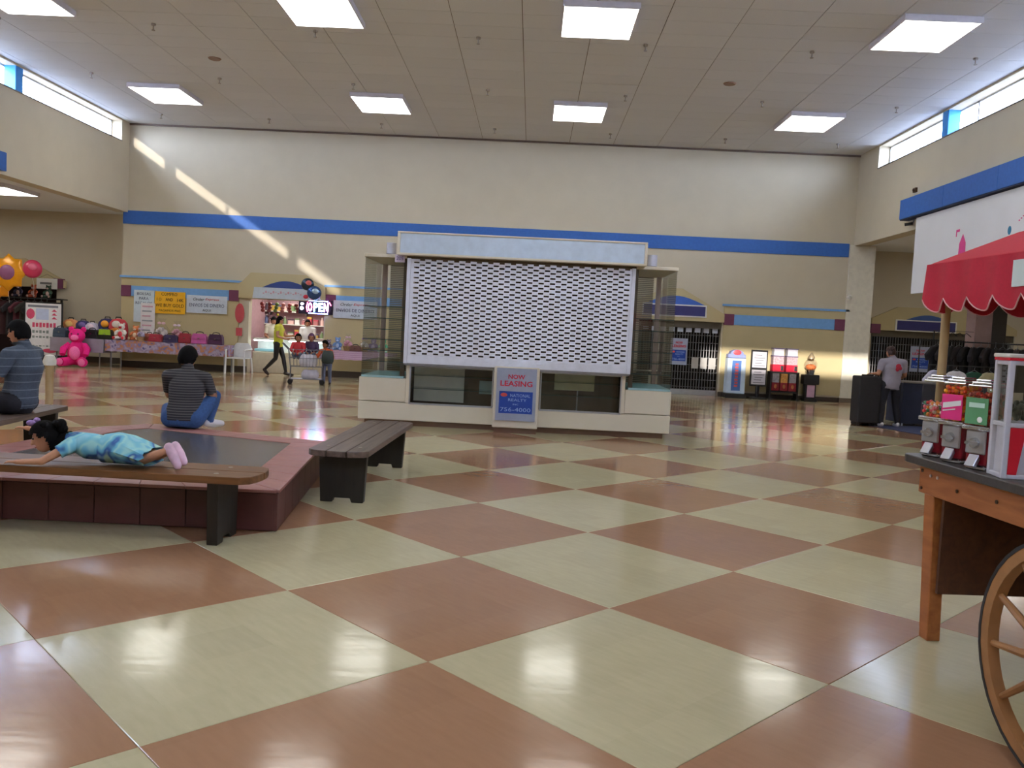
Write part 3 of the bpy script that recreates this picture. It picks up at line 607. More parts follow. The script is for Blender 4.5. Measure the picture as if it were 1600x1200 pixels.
MB().prism([(-1.3, 2.0), (1.27, 2.0), (1.27, 2.22), (.62, 2.58), (0.1, 2.86), (-.3, 2.86), (-1.3, 2.45)], 'y', -.09, 0).build('gable_panel', tan_p, fr)
MB().prism([(-.9 + 1.64*i/14, 2.42 + .24*math.sin(PI*i/14)) for i in range(15)], 'y', -.12, -.09).build('arch', M('royal_blue_arch', S(56, 98, 186), .55), fr)
ns = thing('blank_sign', 'navy blank shop sign with white border right of the kiosk', 'sign', (3.9, YB-.1, 2.1))
MB().box(-.95, -.05, 0, .78, 0, .33).build('border', white_p, ns, bevel=.005); MB().box(-.92, -.056, .035, .74, -.05, .295).build('face', navy_p, ns)
leasing_sign('grey and blue NOW LEASING sign behind the right glass tower', (4.03, YB+.076, .8), .46, .72)
g2 = closed_shop('steel grille of the closed pet shop in the right aisle', 9.62, 13.58, 2.03, YA)
gp = thing('shop_gable', 'tan stepped gable in the right aisle above a dark shop', 'gable', (11.3, YA-.022, 0))
MB().prism([(-1.75, 2.03), (2.3, 2.03), (2.3, 2.2), (1.4, 2.7), (-1.05, 2.7), (-1.35, 2.55), (-1.75, 2.36)], 'y', -.09, 0).build('gable_panel', tan_p, gp)
MB().prism([(-.86 + 1.3*i/14, 2.33 + .17*math.sin(PI*i/14)) for i in range(15)], 'y', -.12, -.09).build('arch', M('slate_blue_arch', S(62, 92, 156), .55), gp)
MB().box(-1.76, -.1, 1.94, -1.5, -.0, 2.2).build('corner_block', plum_p, gp)
ns = thing('blank_sign', 'navy blank sign with white border in the right aisle', 'sign', (11.15, YA-.1, 2.03))
MB().box(-.95, -.05, 0, .75, 0, .32).build('border', white_p, ns, bevel=.005); MB().box(-.91, -.056, .03, .71, -.05, .29).build('face', navy_p, ns)
leasing_sign('small NOW LEASING sign on the dark shop in the right aisle', (11.05, YA+.076, .9), .56, .72)
# ---------------------------------------------------------------- banners on the back wall
ban = M('pale_blue_banner', S(206, 220, 226), .6); yel = M('amber_banner', S(236, 176, 22), .6)
v = thing('vertical_banner', 'tall pale banner hanging left of the yellow sign', 'banner', (-10.66, YB-.06, .9)); MB().box(-.28, -.01, .35, .28, 0, 1.22).build('cloth', ban, v)
for k, (tx, w) in enumerate((('BOLSAS', .38), ('PARA', .26), ('REGALOS', .46))): text(tx, w, .075, blueink, v, (0, -.013, 1.12-.125*k))
p = thing('price_poster', 'narrow white poster with faded pink lines below the vertical banner', 'poster', (-10.54, YB-.085, .92)); MB().box(-.19, -.01, 0, .2, 0, .85).build('sheet', M('poster_white', S(226, 222, 222), .6), p)
for k in range(6): MB().box(-.15, -.012, .74-.13*k, .14-.03*(k % 3), -.01, .78-.13*k).build('faded_line', M('faded_pink', S(206, 160, 172), .7) if k % 2 == 0 else M('faded_grey', S(150, 156, 160), .7), p)
y_ = thing('gold_sign', 'amber WE BUY GOLD banner on the back wall', 'banner', (-9.94, YB-.06, 1.51)); MB().box(-.42, -.01, 0, .42, 0, .60).build('cloth', yel, y_)
gi = M('brown_black_ink', S(62, 44, 10), .7)
text('COMPRO', .44, .085, gi, y_, (-.02, -.013, .53)); text('10', .13, .09, M('olive_ink', S(150, 110, 14), .7), y_, (-.3, -.013, .385)); text('AND', .2, .085, gi, y_, (-.02, -.013, .385)); text('14K', .17, .085, gi, y_, (.29, -.013, .375))
text('WE BUY GOLD', .78, .09, gi, y_, (0, -.013, .225)); text('PAGAMOS MAS', .6, .06, gi, y_, (0, -.013, .085))
def order(label, x, z, w, h):
    o = thing('money_banner', label, 'banner', (x, YB-.06, z), 0, 'money transfer banners'); MB().box(-w/2, -.01, 0, w/2, 0, h).build('cloth', M('white_banner', S(204, 214, 224), .6), o)
    text('Order', w*.28, h*.17, ink, o, (-w*.2, -.013, h*.78), shear=.3); text('Express', w*.34, h*.17, redink, o, (w*.13, -.013, h*.78), shear=.3)
    text('ENVIOS DE DINERO', w*.86, h*.19, blueink, o, (0, -.013, h*.45)); text('AQUI', w*.2, h*.15, ink, o, (0, -.013, h*.16))
order('white ENVIOS DE DINERO banner right of the yellow sign', -8.92, 1.57, 1.12, .48)
order('white ENVIOS DE DINERO banner beside the kiosk left tower', -4.84, 1.62, 1.2, .48)
# ---------------------------------------------------------------- tables with goods along the back wall
floral = blotch('floral_cloth', [S(86, 78, 128), S(176, 162, 186), S(150, 132, 160), S(190, 126, 80), S(120, 110, 150)], 7); greyc = M('grey_tablecloth', S(150, 140, 152), .85, ns=5, na=.08); pinkc = stripes('pink_tablecloth', S(200, 168, 190), S(172, 130, 164), .05, .25)
pt = M('plastic_table_white', S(226, 224, 218), .5)
def table(label, x0, x1, y0, y1, h, cloth, drop, cl_label):
    t = thing('folding_table', label, 'table', ((x0+x1)/2, (y0+y1)/2, 0)); w, d = (x1-x0)/2, (y1-y0)/2
    MB().box(-w, -d, h-.035, w, d, h-.006).build('tabletop', pt, t, bevel=.008)
    for sx in (-1, 1):
        for sy in (-1, 1): MB().cyl((sx*(w-.12), sy*(d-.08), 0), (sx*(w-.12), sy*(d-.08), h-.035), .017, n=8).build('leg', steel, t)
    # draped cloth, front and ends with folds
    m = MB(); n = max(12, int((x1-x0)/.09)); top = []; mid = []; bot = []
    for i in range(n+1):
        x = -w-.012 + (2*w+.024)*i/n; wv = .018*math.sin(i*1.9) + .01*math.sin(i*.7)
        top.append((x, -d-.014, h)); bot.append((x, -d-.02-wv, h-drop+.008*math.sin(i*2.3)))
    k = n+1; vs = [(-w-.012+(2*w+.024)*i/n, d, h) for i in range(k)] + top + bot
    m.add(vs, [(i, i+1, k+i+1, k+i) for i in range(n)] + [(k+i, k+i+1, 2*k+i+1, 2*k+i) for i in range(n)])
    for e in (0, n): m.add([vs[e], vs[k+e], vs[2*k+e], (vs[e][0], d, h-drop)], [(0, 1, 2, 3)])
    c = m.build('tablecloth', cloth, None, smooth=True); c.location = t.location; tag(c, cl_label, 'tablecloth'); return t
table('white folding table beside the pink bear', -12.75, -11.35, 22.2, 22.95, .74, greyc, .36, 'plain grey tablecloth on the table beside the pink bear')
table('long folding table under the amber sign', -11.30, -8.02, 22.25, 22.95, .74, floral, .30, 'lilac floral tablecloth on the long table')
table('folding table left of the kiosk tower', -5.5, -3.6, 22.0, 22.7, .75, pinkc, .22, 'pink striped tablecloth left of the kiosk tower')
def backpack(label, loc, s, c1, c2, c3, rz=0, grp='bags and toys on the long tables'):
    t = thing('backpack', label, 'backpack', loc, rz, grp)
    prof = [(-.5, 0), (.5, 0), (.52, .5), (.46, .8), (.28, .97), (0, 1.02), (-.28, .97), (-.46, .8), (-.52, .5)]
    MB().prism([(x*.34*s, z*.42*s) for x, z in prof], 'y', -.09*s, .09*s).build('bag_body', M('cloth_%s' % str(c1), S(*c1), .7), t, bevel=.03*s, seg=2)
    MB().prism([(x*.24*s, z*.20*s+.03*s) for x, z in prof], 'y', -.14*s, -.085*s).build('front_pocket', M('cloth_%s' % str(c2), S(*c2), .7), t, bevel=.02*s, seg=2)
    MB().ell((0, -.1*s, .31*s), (.09*s, .03*s, .075*s), 14, 8).build('round_badge', M('cloth_%s' % str(c3), S(*c3), .6), t, smooth=True)
    MB().tube([(-.06*s, 0, .42*s), (-.05*s, 0, .455*s), (.05*s, 0, .455*s), (.06*s, 0, .42*s)], .012*s, 6).build('handle', black, t)
    return t
def plush(label, loc, s, c1, c2, rz=0, cat='toy', grp='bags and toys on the long tables', name='plush_toy'):
    t = thing(name, label, cat, loc, rz, grp); fur = M('plush_%s' % str(c1), S(*c1), .95, ns=50, na=.15, bump=.3); lt = M('plush_%s' % str(c2), S(*c2), .95, ns=50, na=.1, bump=.3)
    MB().ell((0, 0, .30*s), (.2*s, .17*s, .28*s), 16, 10).build('body', fur, t, smooth=True); MB().ell((0, -.02*s, .68*s), (.17*s, .155*s, .16*s), 16, 10).build('head', fur, t, smooth=True)
    MB().ell((0, -.16*s, .64*s), (.085*s, .06*s, .065*s), 12, 8).build('muzzle', lt, t, smooth=True); MB().ell((0, -.15*s, .30*s), (.12*s, .05*s, .15*s), 12, 8).build('belly', lt, t, smooth=True)
    for sx in (-1, 1):
        MB().ell((sx*.13*s, 0, .82*s), (.06*s, .035*s, .065*s), 10, 8).build('ear', fur, t, smooth=True); MB().ell((sx*.065*s, -.145*s, .72*s), .02*s, 8, 6).build('eye', black, t)
        a = MB(); a.tube([(sx*.15*s, -.02*s, .48*s), (sx*.25*s, -.1*s, .38*s), (sx*.24*s, -.18*s, .26*s)], [.07*s, .075*s, .06*s], 10); a.build('arm', fur, t, smooth=True)
        a = MB(); a.tube([(sx*.1*s, -.05*s, .12*s), (sx*.2*s, -.2*s, .1*s), (sx*.23*s, -.33*s, .1*s)], [.1*s, .1*s, .095*s], 10); a.build('leg', fur, t, smooth=True)
        MB().ell((sx*.23*s, -.38*s, .11*s), (.075*s, .02*s, .08*s), 10, 8).build('foot_pad', lt, t, smooth=True)
    return t
def handbag(label, loc, w, h, d, c, rz=0, grp='bags and toys on the long tables', c2=None):
    t = thing('handbag', label, 'bag', loc, rz, grp); mt = M('leather_%s' % str(c), S(*c), .4, ns=20, na=.1)
    MB().prism([(-w/2, 0), (w/2, 0), (w*.46, h*.75), (w*.36, h), (-w*.36, h), (-w*.46, h*.75)], 'y', -d/2, d/2).build('bag_body', mt, t, bevel=.015, seg=2)
    MB().prism([(-w*.4, h*.45), (w*.4, h*.45), (w*.37, h*1.01), (-w*.37, h*1.01)], 'y', -d/2-.012, -d/2+.004).build('flap', M('leather_%s' % str(c2 or c), S(*(c2 or c)), .45), t, bevel=.004)
    MB().tube([(-w*.26, 0, h*.95), (-w*.2, 0, h*1.14), (0, 0, h*1.2), (w*.2, 0, h*1.14), (w*.26, 0, h*.95)], .011, 6).build('handle', black, t); MB().box(-.02, -d/2-.02, h*.5, .02, -d/2-.01, h*.58).build('clasp', chrome, t)
    return t
def basket(label, loc, s, c, c2, grp='bags and toys on the long tables'):
    t = thing('gift_basket', label, 'gift basket', loc, 0, grp)
    MB().lathe([(0, 0), (.11*s, 0), (.15*s, .12*s), (.16*s, .125*s), (.155*s, .14*s), (.13*s, .13*s), (0, .11*s)], 16).build('basket_bowl', M('wicker', S(170, 140, 96), .7, ns=40, na=.25), t)
    m = MB()
    for k in range(7): m.ell((.085*s*math.cos(k*.9), .07*s*math.sin(k*.9), (.17+.045*(k % 3))*s), (.05*s, .045*s, .055*s), 8, 6)
    m.build('wrapped_sweets', M('sweet_%s' % str(c), S(*c), .4), t, smooth=True)
    MB().lathe([(.165*s, .12*s), (.16*s, .25*s), (.08*s, .36*s), (.02*s, .40*s), (.09*s, .50*s)], 14).build('clear_wrap', glass('cellophane', (.96, .96, .98), .08, 1.3), t, smooth=True)
    m = MB(); [m.ell((sx*.045*s, -.03*s, .40*s), (.045*s, .015*s, .03*s), 10, 6) for sx in (-1, 1)]; m.build('bow', M('sweet_%s' % str(c2), S(*c2), .4), t, smooth=True)
    return t
T1 = .746
backpack('peach and orange backpack against the left wall of the table', (-12.5, 22.72, T1+.0), 1.15, (226, 150, 96), (60, 56, 90), (236, 190, 110))
backpack('navy backpack with a purple pocket beside the peach backpack', (-12.17, 22.74, T1), 1.1, (58, 50, 96), (90, 66, 130), (120, 100, 160), .15)
backpack('white lilac backpack between the navy and orange backpacks', (-11.88, 22.66, T1), 1.0, (206, 198, 216), (120, 150, 170), (236, 214, 226))
backpack('dark blue backpack with orange badge under the orange one', (-11.52, 22.76, T1), 1.3, (54, 50, 100), (50, 66, 116), (240, 160, 40), -.1)
backpack('orange and red backpack with a white badge, tallest on the table', (-11.2, 22.72, T1), 1.32, (200, 60, 70), (226, 140, 50), (238, 226, 220))
handbag('slate blue handbag at the left end of the grey table', (-12.58, 22.36, T1), .36, .25, .16, (66, 82, 100))
handbag('black green handbag in front of the lilac backpack', (-12.12, 22.34, T1), .44, .22, .16, (40, 56, 54), 0, c2=(32, 40, 40))
handbag('black handbag in the middle of the grey table front', (-11.72, 22.36, T1), .34, .24, .16, (34, 34, 38))
handbag('lime green and black handbag at the right of the grey table', (-11.36, 22.37, T1), .40, .26, .15, (30, 34, 26), 0, c2=(150, 190, 40))
plush('white plush toy with red chest standing on the lilac cloth', (-10.98, 22.45, T1), .52, (228, 222, 214), (206, 60, 70))
plush('orange and cream plush toy left of the white poster', (-10.72, 22.72, T1), .46, (218, 130, 80), (238, 214, 180))
basket('gift basket wrapped in clear film with white sweets', (-9.98, 22.66, T1), 1.25, (214, 206, 206), (230, 190, 200)); basket('wrapped gift basket with pink sweets beside the white one', (-9.58, 22.7, T1), 1.15, (206, 150, 164), (240, 220, 230))
basket('small wrapped basket with lilac sweets at the poster foot', (-10.45, 22.45, T1), .8, (190, 180, 210), (210, 190, 220))
handbag('crimson handbag in the middle of the floral table', (-10.02, 22.4, T1), .36, .2, .15, (170, 52, 70)); handbag('navy handbag with dark flap on the floral table', (-9.62, 22.4, T1), .38, .2, .16, (62, 52, 90), .1)
handbag('red maroon handbag right of the navy handbag', (-9.25, 22.45, T1), .34, .26, .15, (156, 44, 58)); handbag('bright pink handbag near the right end of the floral table', (-8.85, 22.42, T1), .42, .27, .16, (196, 92, 158))
handbag('dark purple handbag last on the right of the floral table', (-8.42, 22.45, T1), .40, .27, .17, (88, 50, 84), 0, c2=(66, 38, 66)); handbag('tan and red small handbag at the left of the floral table', (-10.3, 22.62, T1), .26, .2, .12, (190, 110, 90))
T2 = .757
plush('pale blue plush toy on the pink table', (-5.15, 22.45, T2), .40, (120, 156, 206), (180, 200, 226)); plush('grey plush toy at the left end of the pink table', (-5.35, 22.3, T2), .32, (120, 106, 122), (170, 156, 170), grp='goods on the pink table')
basket('wrapped basket with rose sweets on the pink table', (-4.85, 22.35, T2), .9, (214, 150, 170), (226, 190, 206), 'goods on the pink table'); handbag('brown handbag on the pink table', (-4.63, 22.25, T2), .3, .15, .14, (110, 74, 64), grp='goods on the pink table')
basket('wrapped basket with white sweets on the pink table', (-4.42, 22.4, T2), .85, (222, 216, 206), (160, 120, 180), 'goods on the pink table'); plush('violet plush toy on the pink table beside the kiosk', (-4.2, 22.5, T2), .42, (130, 110, 170), (190, 170, 210), grp='goods on the pink table')
plush('mint green plush toy seen through the glass tower', (-3.92, 22.4, T2), .42, (100, 190, 150), (190, 226, 206), grp='goods on the pink table')
plush('giant hot pink teddy bear sitting on the floor', (-11.92, 21.98, .01), 1.18, (232, 30, 130), (250, 120, 180), .15, 'toy', 'plush toys', 'teddy_bear')
# sign stand on the floor
ss = thing('sign_stand', 'white notice board in a black frame on the floor by the left shop', 'sign stand', (-13.1, 22.45, 0), .1)
MB().box(-.5, -.02, .2, -.46, .02, 1.66).box(.46, -.02, .2, .5, .02, 1.66).box(-.46, -.02, 1.62, .46, .02, 1.66).box(-.46, -.02, .2, .46, .02, .24).build('frame', black, ss, bevel=.005)
MB().box(-.46, -.012, .24, .46, .012, 1.62).build('board', M('board_white', S(226, 224, 226), .5), ss)
for sx in (-1, 1): MB().box(sx*.42-.02, -.22, 0, sx*.42+.02, .22, .03).box(sx*.42-.015, -.015, .03, sx*.42+.015, .015, .2).build('foot', black, ss)
rk = M('rose_ink', S(206, 70, 104), .6)
MB().ell((-.33, -.014, 1.33), (.11, .004, .14), 16, 6).build('rose_badge', rk, ss); MB().box(-.19, -.016, 1.18, .14, -.012, 1.48).build('photo_panel', M('lavender_panel', S(190, 200, 226), .5), ss)
for k in range(3): MB().prism([(.21, 1.21+.1*k), (.36, 1.2+.1*k), (.28, 1.27+.1*k)], 'y', -.016, -.012).build('rose_mark', rk, ss)
for k, (w, z, h) in enumerate(((.70, 1.04, .13), (.5, .86, .08), (.76, .72, .06), (.8, .48, .04))):
    mm = MB(); n = int(w/.09)
    for q in range(n): mm.box(-.28+q*.09-.0, -.015, z-h/2+.01*(q % 2), -.28+q*.09+.062, -.012, z+h/2-.012*((q*3) % 2))
    mm.build('blurred_lettering', rk if k == 0 else M('grey_green_ink', S(130, 140, 138), .7), ss)
MB().ell((.18, -.014, .36), (.19, .004, .06), 16, 6).build('rose_oval', rk, ss); MB().box(-.4, -.015, 1.51, .38, -.012, 1.57).build('grey_heading', M('grey_heading', S(120, 122, 134), .7), ss)
# ---------------------------------------------------------------- left aisle shop
struct(MB().box(-16.9, YA+1.6, 0, -13.6, YA+1.7, 2.6).box(-13.75, YA+.2, 0, -13.65, YA+1.6, 2.6).box(-16.95, YA+.2, 0, -16.85, YA+1.7, 2.6).box(-16.9, YA+.2, 2.4, -13.6, YA+1.7, 2.5).build('wall_left_shop', M('dark_maroon_inside', S(58, 36, 36), .8)))
lg = thing('shop_gable', 'tan sloping gable over the crowded shop at the left edge', 'gable', (-15.2, YA-.022, 0))
MB().prism([(-1.7, 2.1), (1.75, 2.1), (1.75, 2.3), (.55, 2.9), (-1.1, 2.9)], 'y', -.09, 0).build('gable_panel', tan_p, lg); MB().box(1.42, -.12, 2.08, 1.7, 0, 2.36).build('corner_block', plum_p, lg)
def foilstar(label, loc, r, c1, c2, n=8):
    t = thing('foil_balloon', label, 'balloon', loc, 0, 'foil balloons at the left shop'); m = MB()
    pts = [((r if i % 2 == 0 else r*.78)*math.cos(PI*i/n), (r if i % 2 == 0 else r*.78)*math.sin(PI*i/n)) for i in range(2*n)]
    m.loft([[V(x*.3, -.14*r*1.2, z*.3) for x, z in pts], [V(x*.85, -.12*r, z*.85) for x, z in pts], [V(x, 0, z) for x, z in pts], [V(x*.85, .12*r, z*.85) for x, z in pts], [V(x*.3, .17*r, z*.3) for x, z in pts]])
    m.build('foil', M('foil_%s' % str(c1), S(*c1), .25, .1), t, smooth=True); MB().ell((0, -.15*r, 0), (r*.42, r*.12, r*.4), 14, 8).build('printed_centre', M('foil_%s' % str(c2), S(*c2), .4), t, smooth=True)
    MB().tube([(0, 0, -r*.9), (.02, .02, -r-.3)], .004, 5).build('ribbon', white_p, t)
foilstar('large orange flower balloon with mauve face at the left edge', (-14.35, 22.9, 2.42), .52, (240, 160, 20), (150, 90, 130)); foilstar('lower orange flower balloon behind the seated man', (-14.75, 23.0, 2.12), .5, (236, 150, 24), (214, 196, 120)); foilstar('amber flower balloon cut off by the left edge', (-15.2, 23.0, 2.55), .42, (238, 150, 30), (190, 60, 70))
balloon((-13.72, 22.95, 2.55), .25, M('rose_foil', S(214, 60, 96), .3), 'rose pink round balloon right of the orange flowers', M('rose_light', S(232, 110, 140), .3))
ws = thing('small_sign', 'small white sign hanging under the rose balloon', 'sign', (-13.95, YA-.135, 2.05)); MB().box(-.3, -.02, 0, .3, 0, .3).build('card', white_p, ws); MB().box(-.2, -.021, .13, .14, -.0195, .19).build('grey_marks', M('mid_grey_ink', S(120, 120, 116), .7), ws); MB().tube([(-.25, -.01, .3), (0, -.01, .42), (.25, -.01, .3)], .004, 5).build('cord', ink, ws)
rail = thing('garment_rail', 'black garment rail packed with dark clothes at the left edge', 'rail', (-14.6, 23.2, 0))
MB().tube([(-1.2, 0, 0), (-1.2, 0, 1.75), (1.15, 0, 1.75), (1.15, 0, 0)], .02, 8).build('rail_frame', black, rail); MB().box(-1.22, -.25, 0, -1.18, .25, .04).box(1.13, -.25, 0, 1.17, .25, .04).build('foot', black, rail)
def garment(label, loc, c, rz, grp, h=.75, w=.42, name='hanging_shirt'):
    t = thing(name, label, 'clothing', loc, rz, grp); cl = M('garment_%s' % str(c), S(*c), .85, ns=6, na=.2)
    MB().prism([(-w*.42, -h), (w*.42, -h), (w*.40, -.28), (w*.62, -.36), (w*.72, -.22), (w*.35, -.05), (.07, -.02), (-.07, -.02), (-w*.35, -.05), (-w*.72, -.22), (-w*.62, -.36), (-w*.40, -.28)], 'y', -.045, .045).build('cloth', cl, t, bevel=.02)
    MB().tube([(-w*.3, 0, -.05), (0, 0, .02), (w*.3, 0, -.05)], .006, 6).tube([(0, 0, .02), (0, 0, .06), (.02, 0, .085), (0, 0, .1), (-.02, 0, .085)], .004, 5).build('hanger', steel, t)
dk = [(60, 30, 34), (38, 34, 38), (84, 34, 44), (50, 46, 40), (30, 30, 34), (96, 44, 40)]
for k in range(12): garment('%s garment, %s from the left on the packed rail' % (['maroon', 'charcoal', 'wine red', 'olive black', 'black', 'rust red'][k % 6], ORD[k]), (-15.7+k*.19, 23.2, 1.67), dk[k % 6], .9+.1*(k % 3), 'dark clothes on the left rail', .95, .5)
for k in range(4):
    plush('soft toy', (-14.9+k*.42, 23.6, 1.78), .42, [(150, 50, 66), (70, 66, 84), (190, 90, 60), (60, 84, 70)][k], (200, 170, 160)).__setitem__('label', ['crimson', 'slate', 'rust orange', 'dark green'][k] + ' soft toy above the packed clothes rail')
tag(MB().box(-15.7, 23.45, 1.74, -13.2, 23.8, 1.775).box(-15.6, 23.6, 0, -15.55, 23.65, 1.74).box(-13.3, 23.6, 0, -13.25, 23.65, 1.74).build('toy_shelf', black), 'black shelf above the clothes rail at the left edge', 'shelf')
# pedestal with white dome
pe = thing('pedestal_bin', 'tan pedestal with a white domed top behind the seated man', 'bin', (-6.5, 11.3, 0))
MB().lathe([(.0, 0), (.11, 0), (.09, .03), (.05, .08), (.05, .66), (.06, .7), (0, .7)], 20).build('pedestal', M('tan_metal', S(176, 150, 110), .5), pe, smooth=True); MB().lathe([(.0, .7), (.08, .7), (.085, .76), (.06, .83), (0, .85)], 20).build('dome_lid', white_p, pe, smooth=True)
# white resin armchair
def resin_chair(loc, rz):
    t = thing('plastic_armchair', 'white plastic armchair beside the shop entrance', 'chair', loc, rz); w = M('white_resin', S(228, 230, 232), .35)
    MB().box(-.24, -.24, .40, .24, .22, .43).build('seat', w, t, bevel=.02, seg=2)
    b = MB().prism([(-.25, .43), (.25, .43), (.25, .72), (.17, .82), (-.17, .82), (-.25, .72)], 'y', .21, .24); b.build('backrest', w, t, bevel=.01)
    for sx in (-1, 1):
        MB().tube([(sx*.27, -.22, .0), (sx*.255, -.22, .42), (sx*.26, -.22, .62)], [.028, .026, .022], 8).build('leg', w, t); MB().tube([(sx*.27, .26, 0), (sx*.25, .22, .43)], [.028, .026], 8).build('leg', w, t)
        MB().tube([(sx*.26, -.24, .62), (sx*.27, -.1, .645), (sx*.26, .22, .66)], .025, 8).build('armrest', w, t)
    return t
resin_chair((-7.78, 22.4, 0), -.1)
# ---------------------------------------------------------------- machines along the right of the back wall
wm = thing('scale_machine', 'tall blue and white fortune scale with a round red top', 'machine', (5.49, 22.78, 0))
MB().box(-.27, -.25, 0, .27, .2, .12).build('base', black, wm, bevel=.01); MB().prism([(-.25, .12), (.25, .12), (.24, 1.06), (-.24, 1.06)], 'y', -.17, .15).build('cabinet', M('pale_ice_blue', S(196, 214, 230), .35), wm, bevel=.012)
MB().box(-.12, -.18, .2, .12, -.17, 1.0).build('blue_front', M('steel_blue', S(74, 112, 176), .4), wm)
MB().prism([(-.24, 1.07), (.24, 1.07), (.23, 1.17)] + [(.18*math.cos(PI*i/10), 1.17+.12*math.sin(PI*i/10)) for i in range(11)] + [(-.23, 1.17)], 'y', -.15, .12).build('arched_top', M('slate_lilac', S(140, 150, 196), .35), wm, bevel=.01)
MB().ell((0, -.155, 1.215), (.11, .012, .07), 18, 6).build('red_disc', M('soft_red', S(214, 76, 86), .4), wm)
mm = MB(); [mm.box(-.045+.01*(k % 2), -.184, .3+.082*k, .045, -.18, .355+.082*k) for k in range(8)]; mm.build('red_vertical_marks', M('orange_red_ink', S(206, 84, 84), .5), wm)
ps = thing('poster_stand', 'black double poster frame on a pedestal', 'sign stand', (6.11, 22.75, 0))
MB().box(-.24, -.16, 0, .24, .16, .05).build('base', black, ps, bevel=.008); MB().cyl((0, 0, .05), (0, 0, .36), .05, n=12).build('pole', black, ps)
MB().box(-.22, -.03, .34, .22, .03, 1.31).build('frame', black, ps, bevel=.01)
for z0, z1 in ((.39, .78), (.84, 1.26)):
    pp = MB().box(-.185, -.036, z0, .185, -.03, z1).build('poster', M('poster_grey_white', S(212, 208, 216), .5), ps)
    mm = MB(); [mm.box(-.14+.02*(k % 3), -.039, z0+.04+.07*k, .15-.04*((k*2) % 3), -.036, z0+.06+.07*k) for k in range(5)]; mm.build('print_lines', M('poster_print', S(130, 126, 134), .6), pp)
cr = thing('candy_machine_rack', 'black rack of red candy machines in two tiers', 'machine', (6.78, 22.78, 0)); rdm = M('machine_red', S(196, 28, 56), .35); drk = M('machine_dark_red', S(132, 30, 40), .35)
MB().box(-.38, -.16, .06, -.34, .16, .74).box(.34, -.16, .06, .38, .16, .74).box(-.38, -.16, .2, .38, .16, .24).box(-.38, -.16, .72, .38, .16, .76).build('rack_frame', black, cr)
for sx in (-1, 1): MB().box(sx*.36-.04, -.22, 0, sx*.36+.04, .22, .06).build('foot', black, cr)
gl2 = M('candy_mix_grey', S(150, 146, 150), .4, ns=25, na=.3)
for k in range(3):
    x = -.225+.225*k; u = MB().box(x-.1, -.14, .25, x+.1, .12, .47).build('machine_body', drk, cr, bevel=.008); MB().box(x-.09, -.13, .47, x+.09, .11, .71).build('candy_bin', M('candy_amber', S(196, 140, 70), .4, ns=25, na=.3) if k == 1 else gl2, u); MB().ell((x, -.15, .37), (.04, .02, .06), 10, 6).build('coin_dial', M('amber_dial', S(170, 104, 60), .4), u)
for k in range(2):
    x = -.18+.36*k; u = MB().box(x-.15, -.14, .76, x+.15, .12, .95).build('machine_body', rdm, cr, bevel=.008); MB().box(x-.14, -.13, .95, x+.14, .11, 1.16).build('candy_bin', M('candy_grey_pink', S(186, 160, 166), .4, ns=25, na=.3), u); MB().box(x-.15, -.14, 1.16, x+.15, .12, 1.19).box(x-.15, -.14, 1.36, x+.15, .12, 1.39).build('cap_frame', M('purple_grey', S(110, 96, 124), .4), u); MB().box(x-.13, -.13, 1.19, x+.13, .11, 1.36).build('header_card', M('pale_card', S(214, 212, 220), .4), u); MB().box(x+.06, -.16, .8, x+.13, -.14, .92).build('chute', chrome, u)
gs = thing('gumball_stand', 'round globe gumball machine on a black stand', 'machine', (7.5, 22.78, 0))
MB().box(-.17, -.17, 0, .17, .17, .08).build('base', black, gs, bevel=.01); MB().box(-.14, -.12, .08, .14, .12, .46).build('lower_box', black, gs, bevel=.01); MB().box(-.1, -.13, .12, .1, -.12, .44).build('pink_card', M('dusty_pink', S(190, 150, 168), .5), gs)
MB().box(-.2, -.17, .46, .2, .15, .72).build('cash_box', black, gs, bevel=.015); MB().cyl((0, 0, .72), (0, 0, .84), .09, .12, 16).build('neck', chrome, gs, smooth=True); MB().box(-.05, -.12, .74, .05, -.07, .84).build('coin_mechanism', black, gs)
MB().ell((0, 0, .99), (.165, .165, .165), 20, 12).build('globe', glass('globe_glass', (.94, .93, .94), .02, 1.5), gs, smooth=True); MB().ell((0, 0, .92), (.14, .14, .085), 16, 8).build('gumballs', M('orange_gumballs', S(214, 120, 66), .4, ns=30, na=.4), gs)
MB().lathe([(0, 1.14), (.09, 1.14), (.085, 1.2), (.04, 1.26), (.02, 1.3), (0, 1.31)], 16).build('lid', M('tan_lid', S(170, 150, 120), .35, .4), gs, smooth=True)
# ---------------------------------------------------------------- right middle distance: case, table, clothes racks
bc = thing('upright_case', 'tall black upright case under the woman\'s hand', 'case', (6.47, 16.35, 0)); MB().box(-.21, -.2, .06, .21, .2, .95).build('case_body', M('black_case', S(30, 27, 30), .7, ns=15, na=.2), bc, bevel=.02); MB().box(-.1, -.02, .95, .1, .02, .98).build('handle', black, bc)
for sx in (-1, 1): MB().cyl((sx*.17, -.15, .03), (sx*.17, .15, .03), .03, n=10).build('wheel', black, bc)
b2 = thing('tilted_case', 'black case standing behind the upright case', 'case', (6.72, 16.75, 0)); MB().box(-.22, -.18, .0, .22, .18, .8).build('case_body', MATS['black_case'], b2, bevel=.02); MB().box(-.1, -.02, .8, .1, .02, .84).build('handle', black, b2)
mt_ = thing('floor_mat', 'dark navy floor mat beside the woman', 'mat', (7.6, 15.9, 0), .25); MB().box(-.9, -.9, .001, 1.3, .7, .012).build('mat_pile', M('navy_mat', S(44, 52, 84), .9, ns=30, na=.15), mt_, bevel=.004)
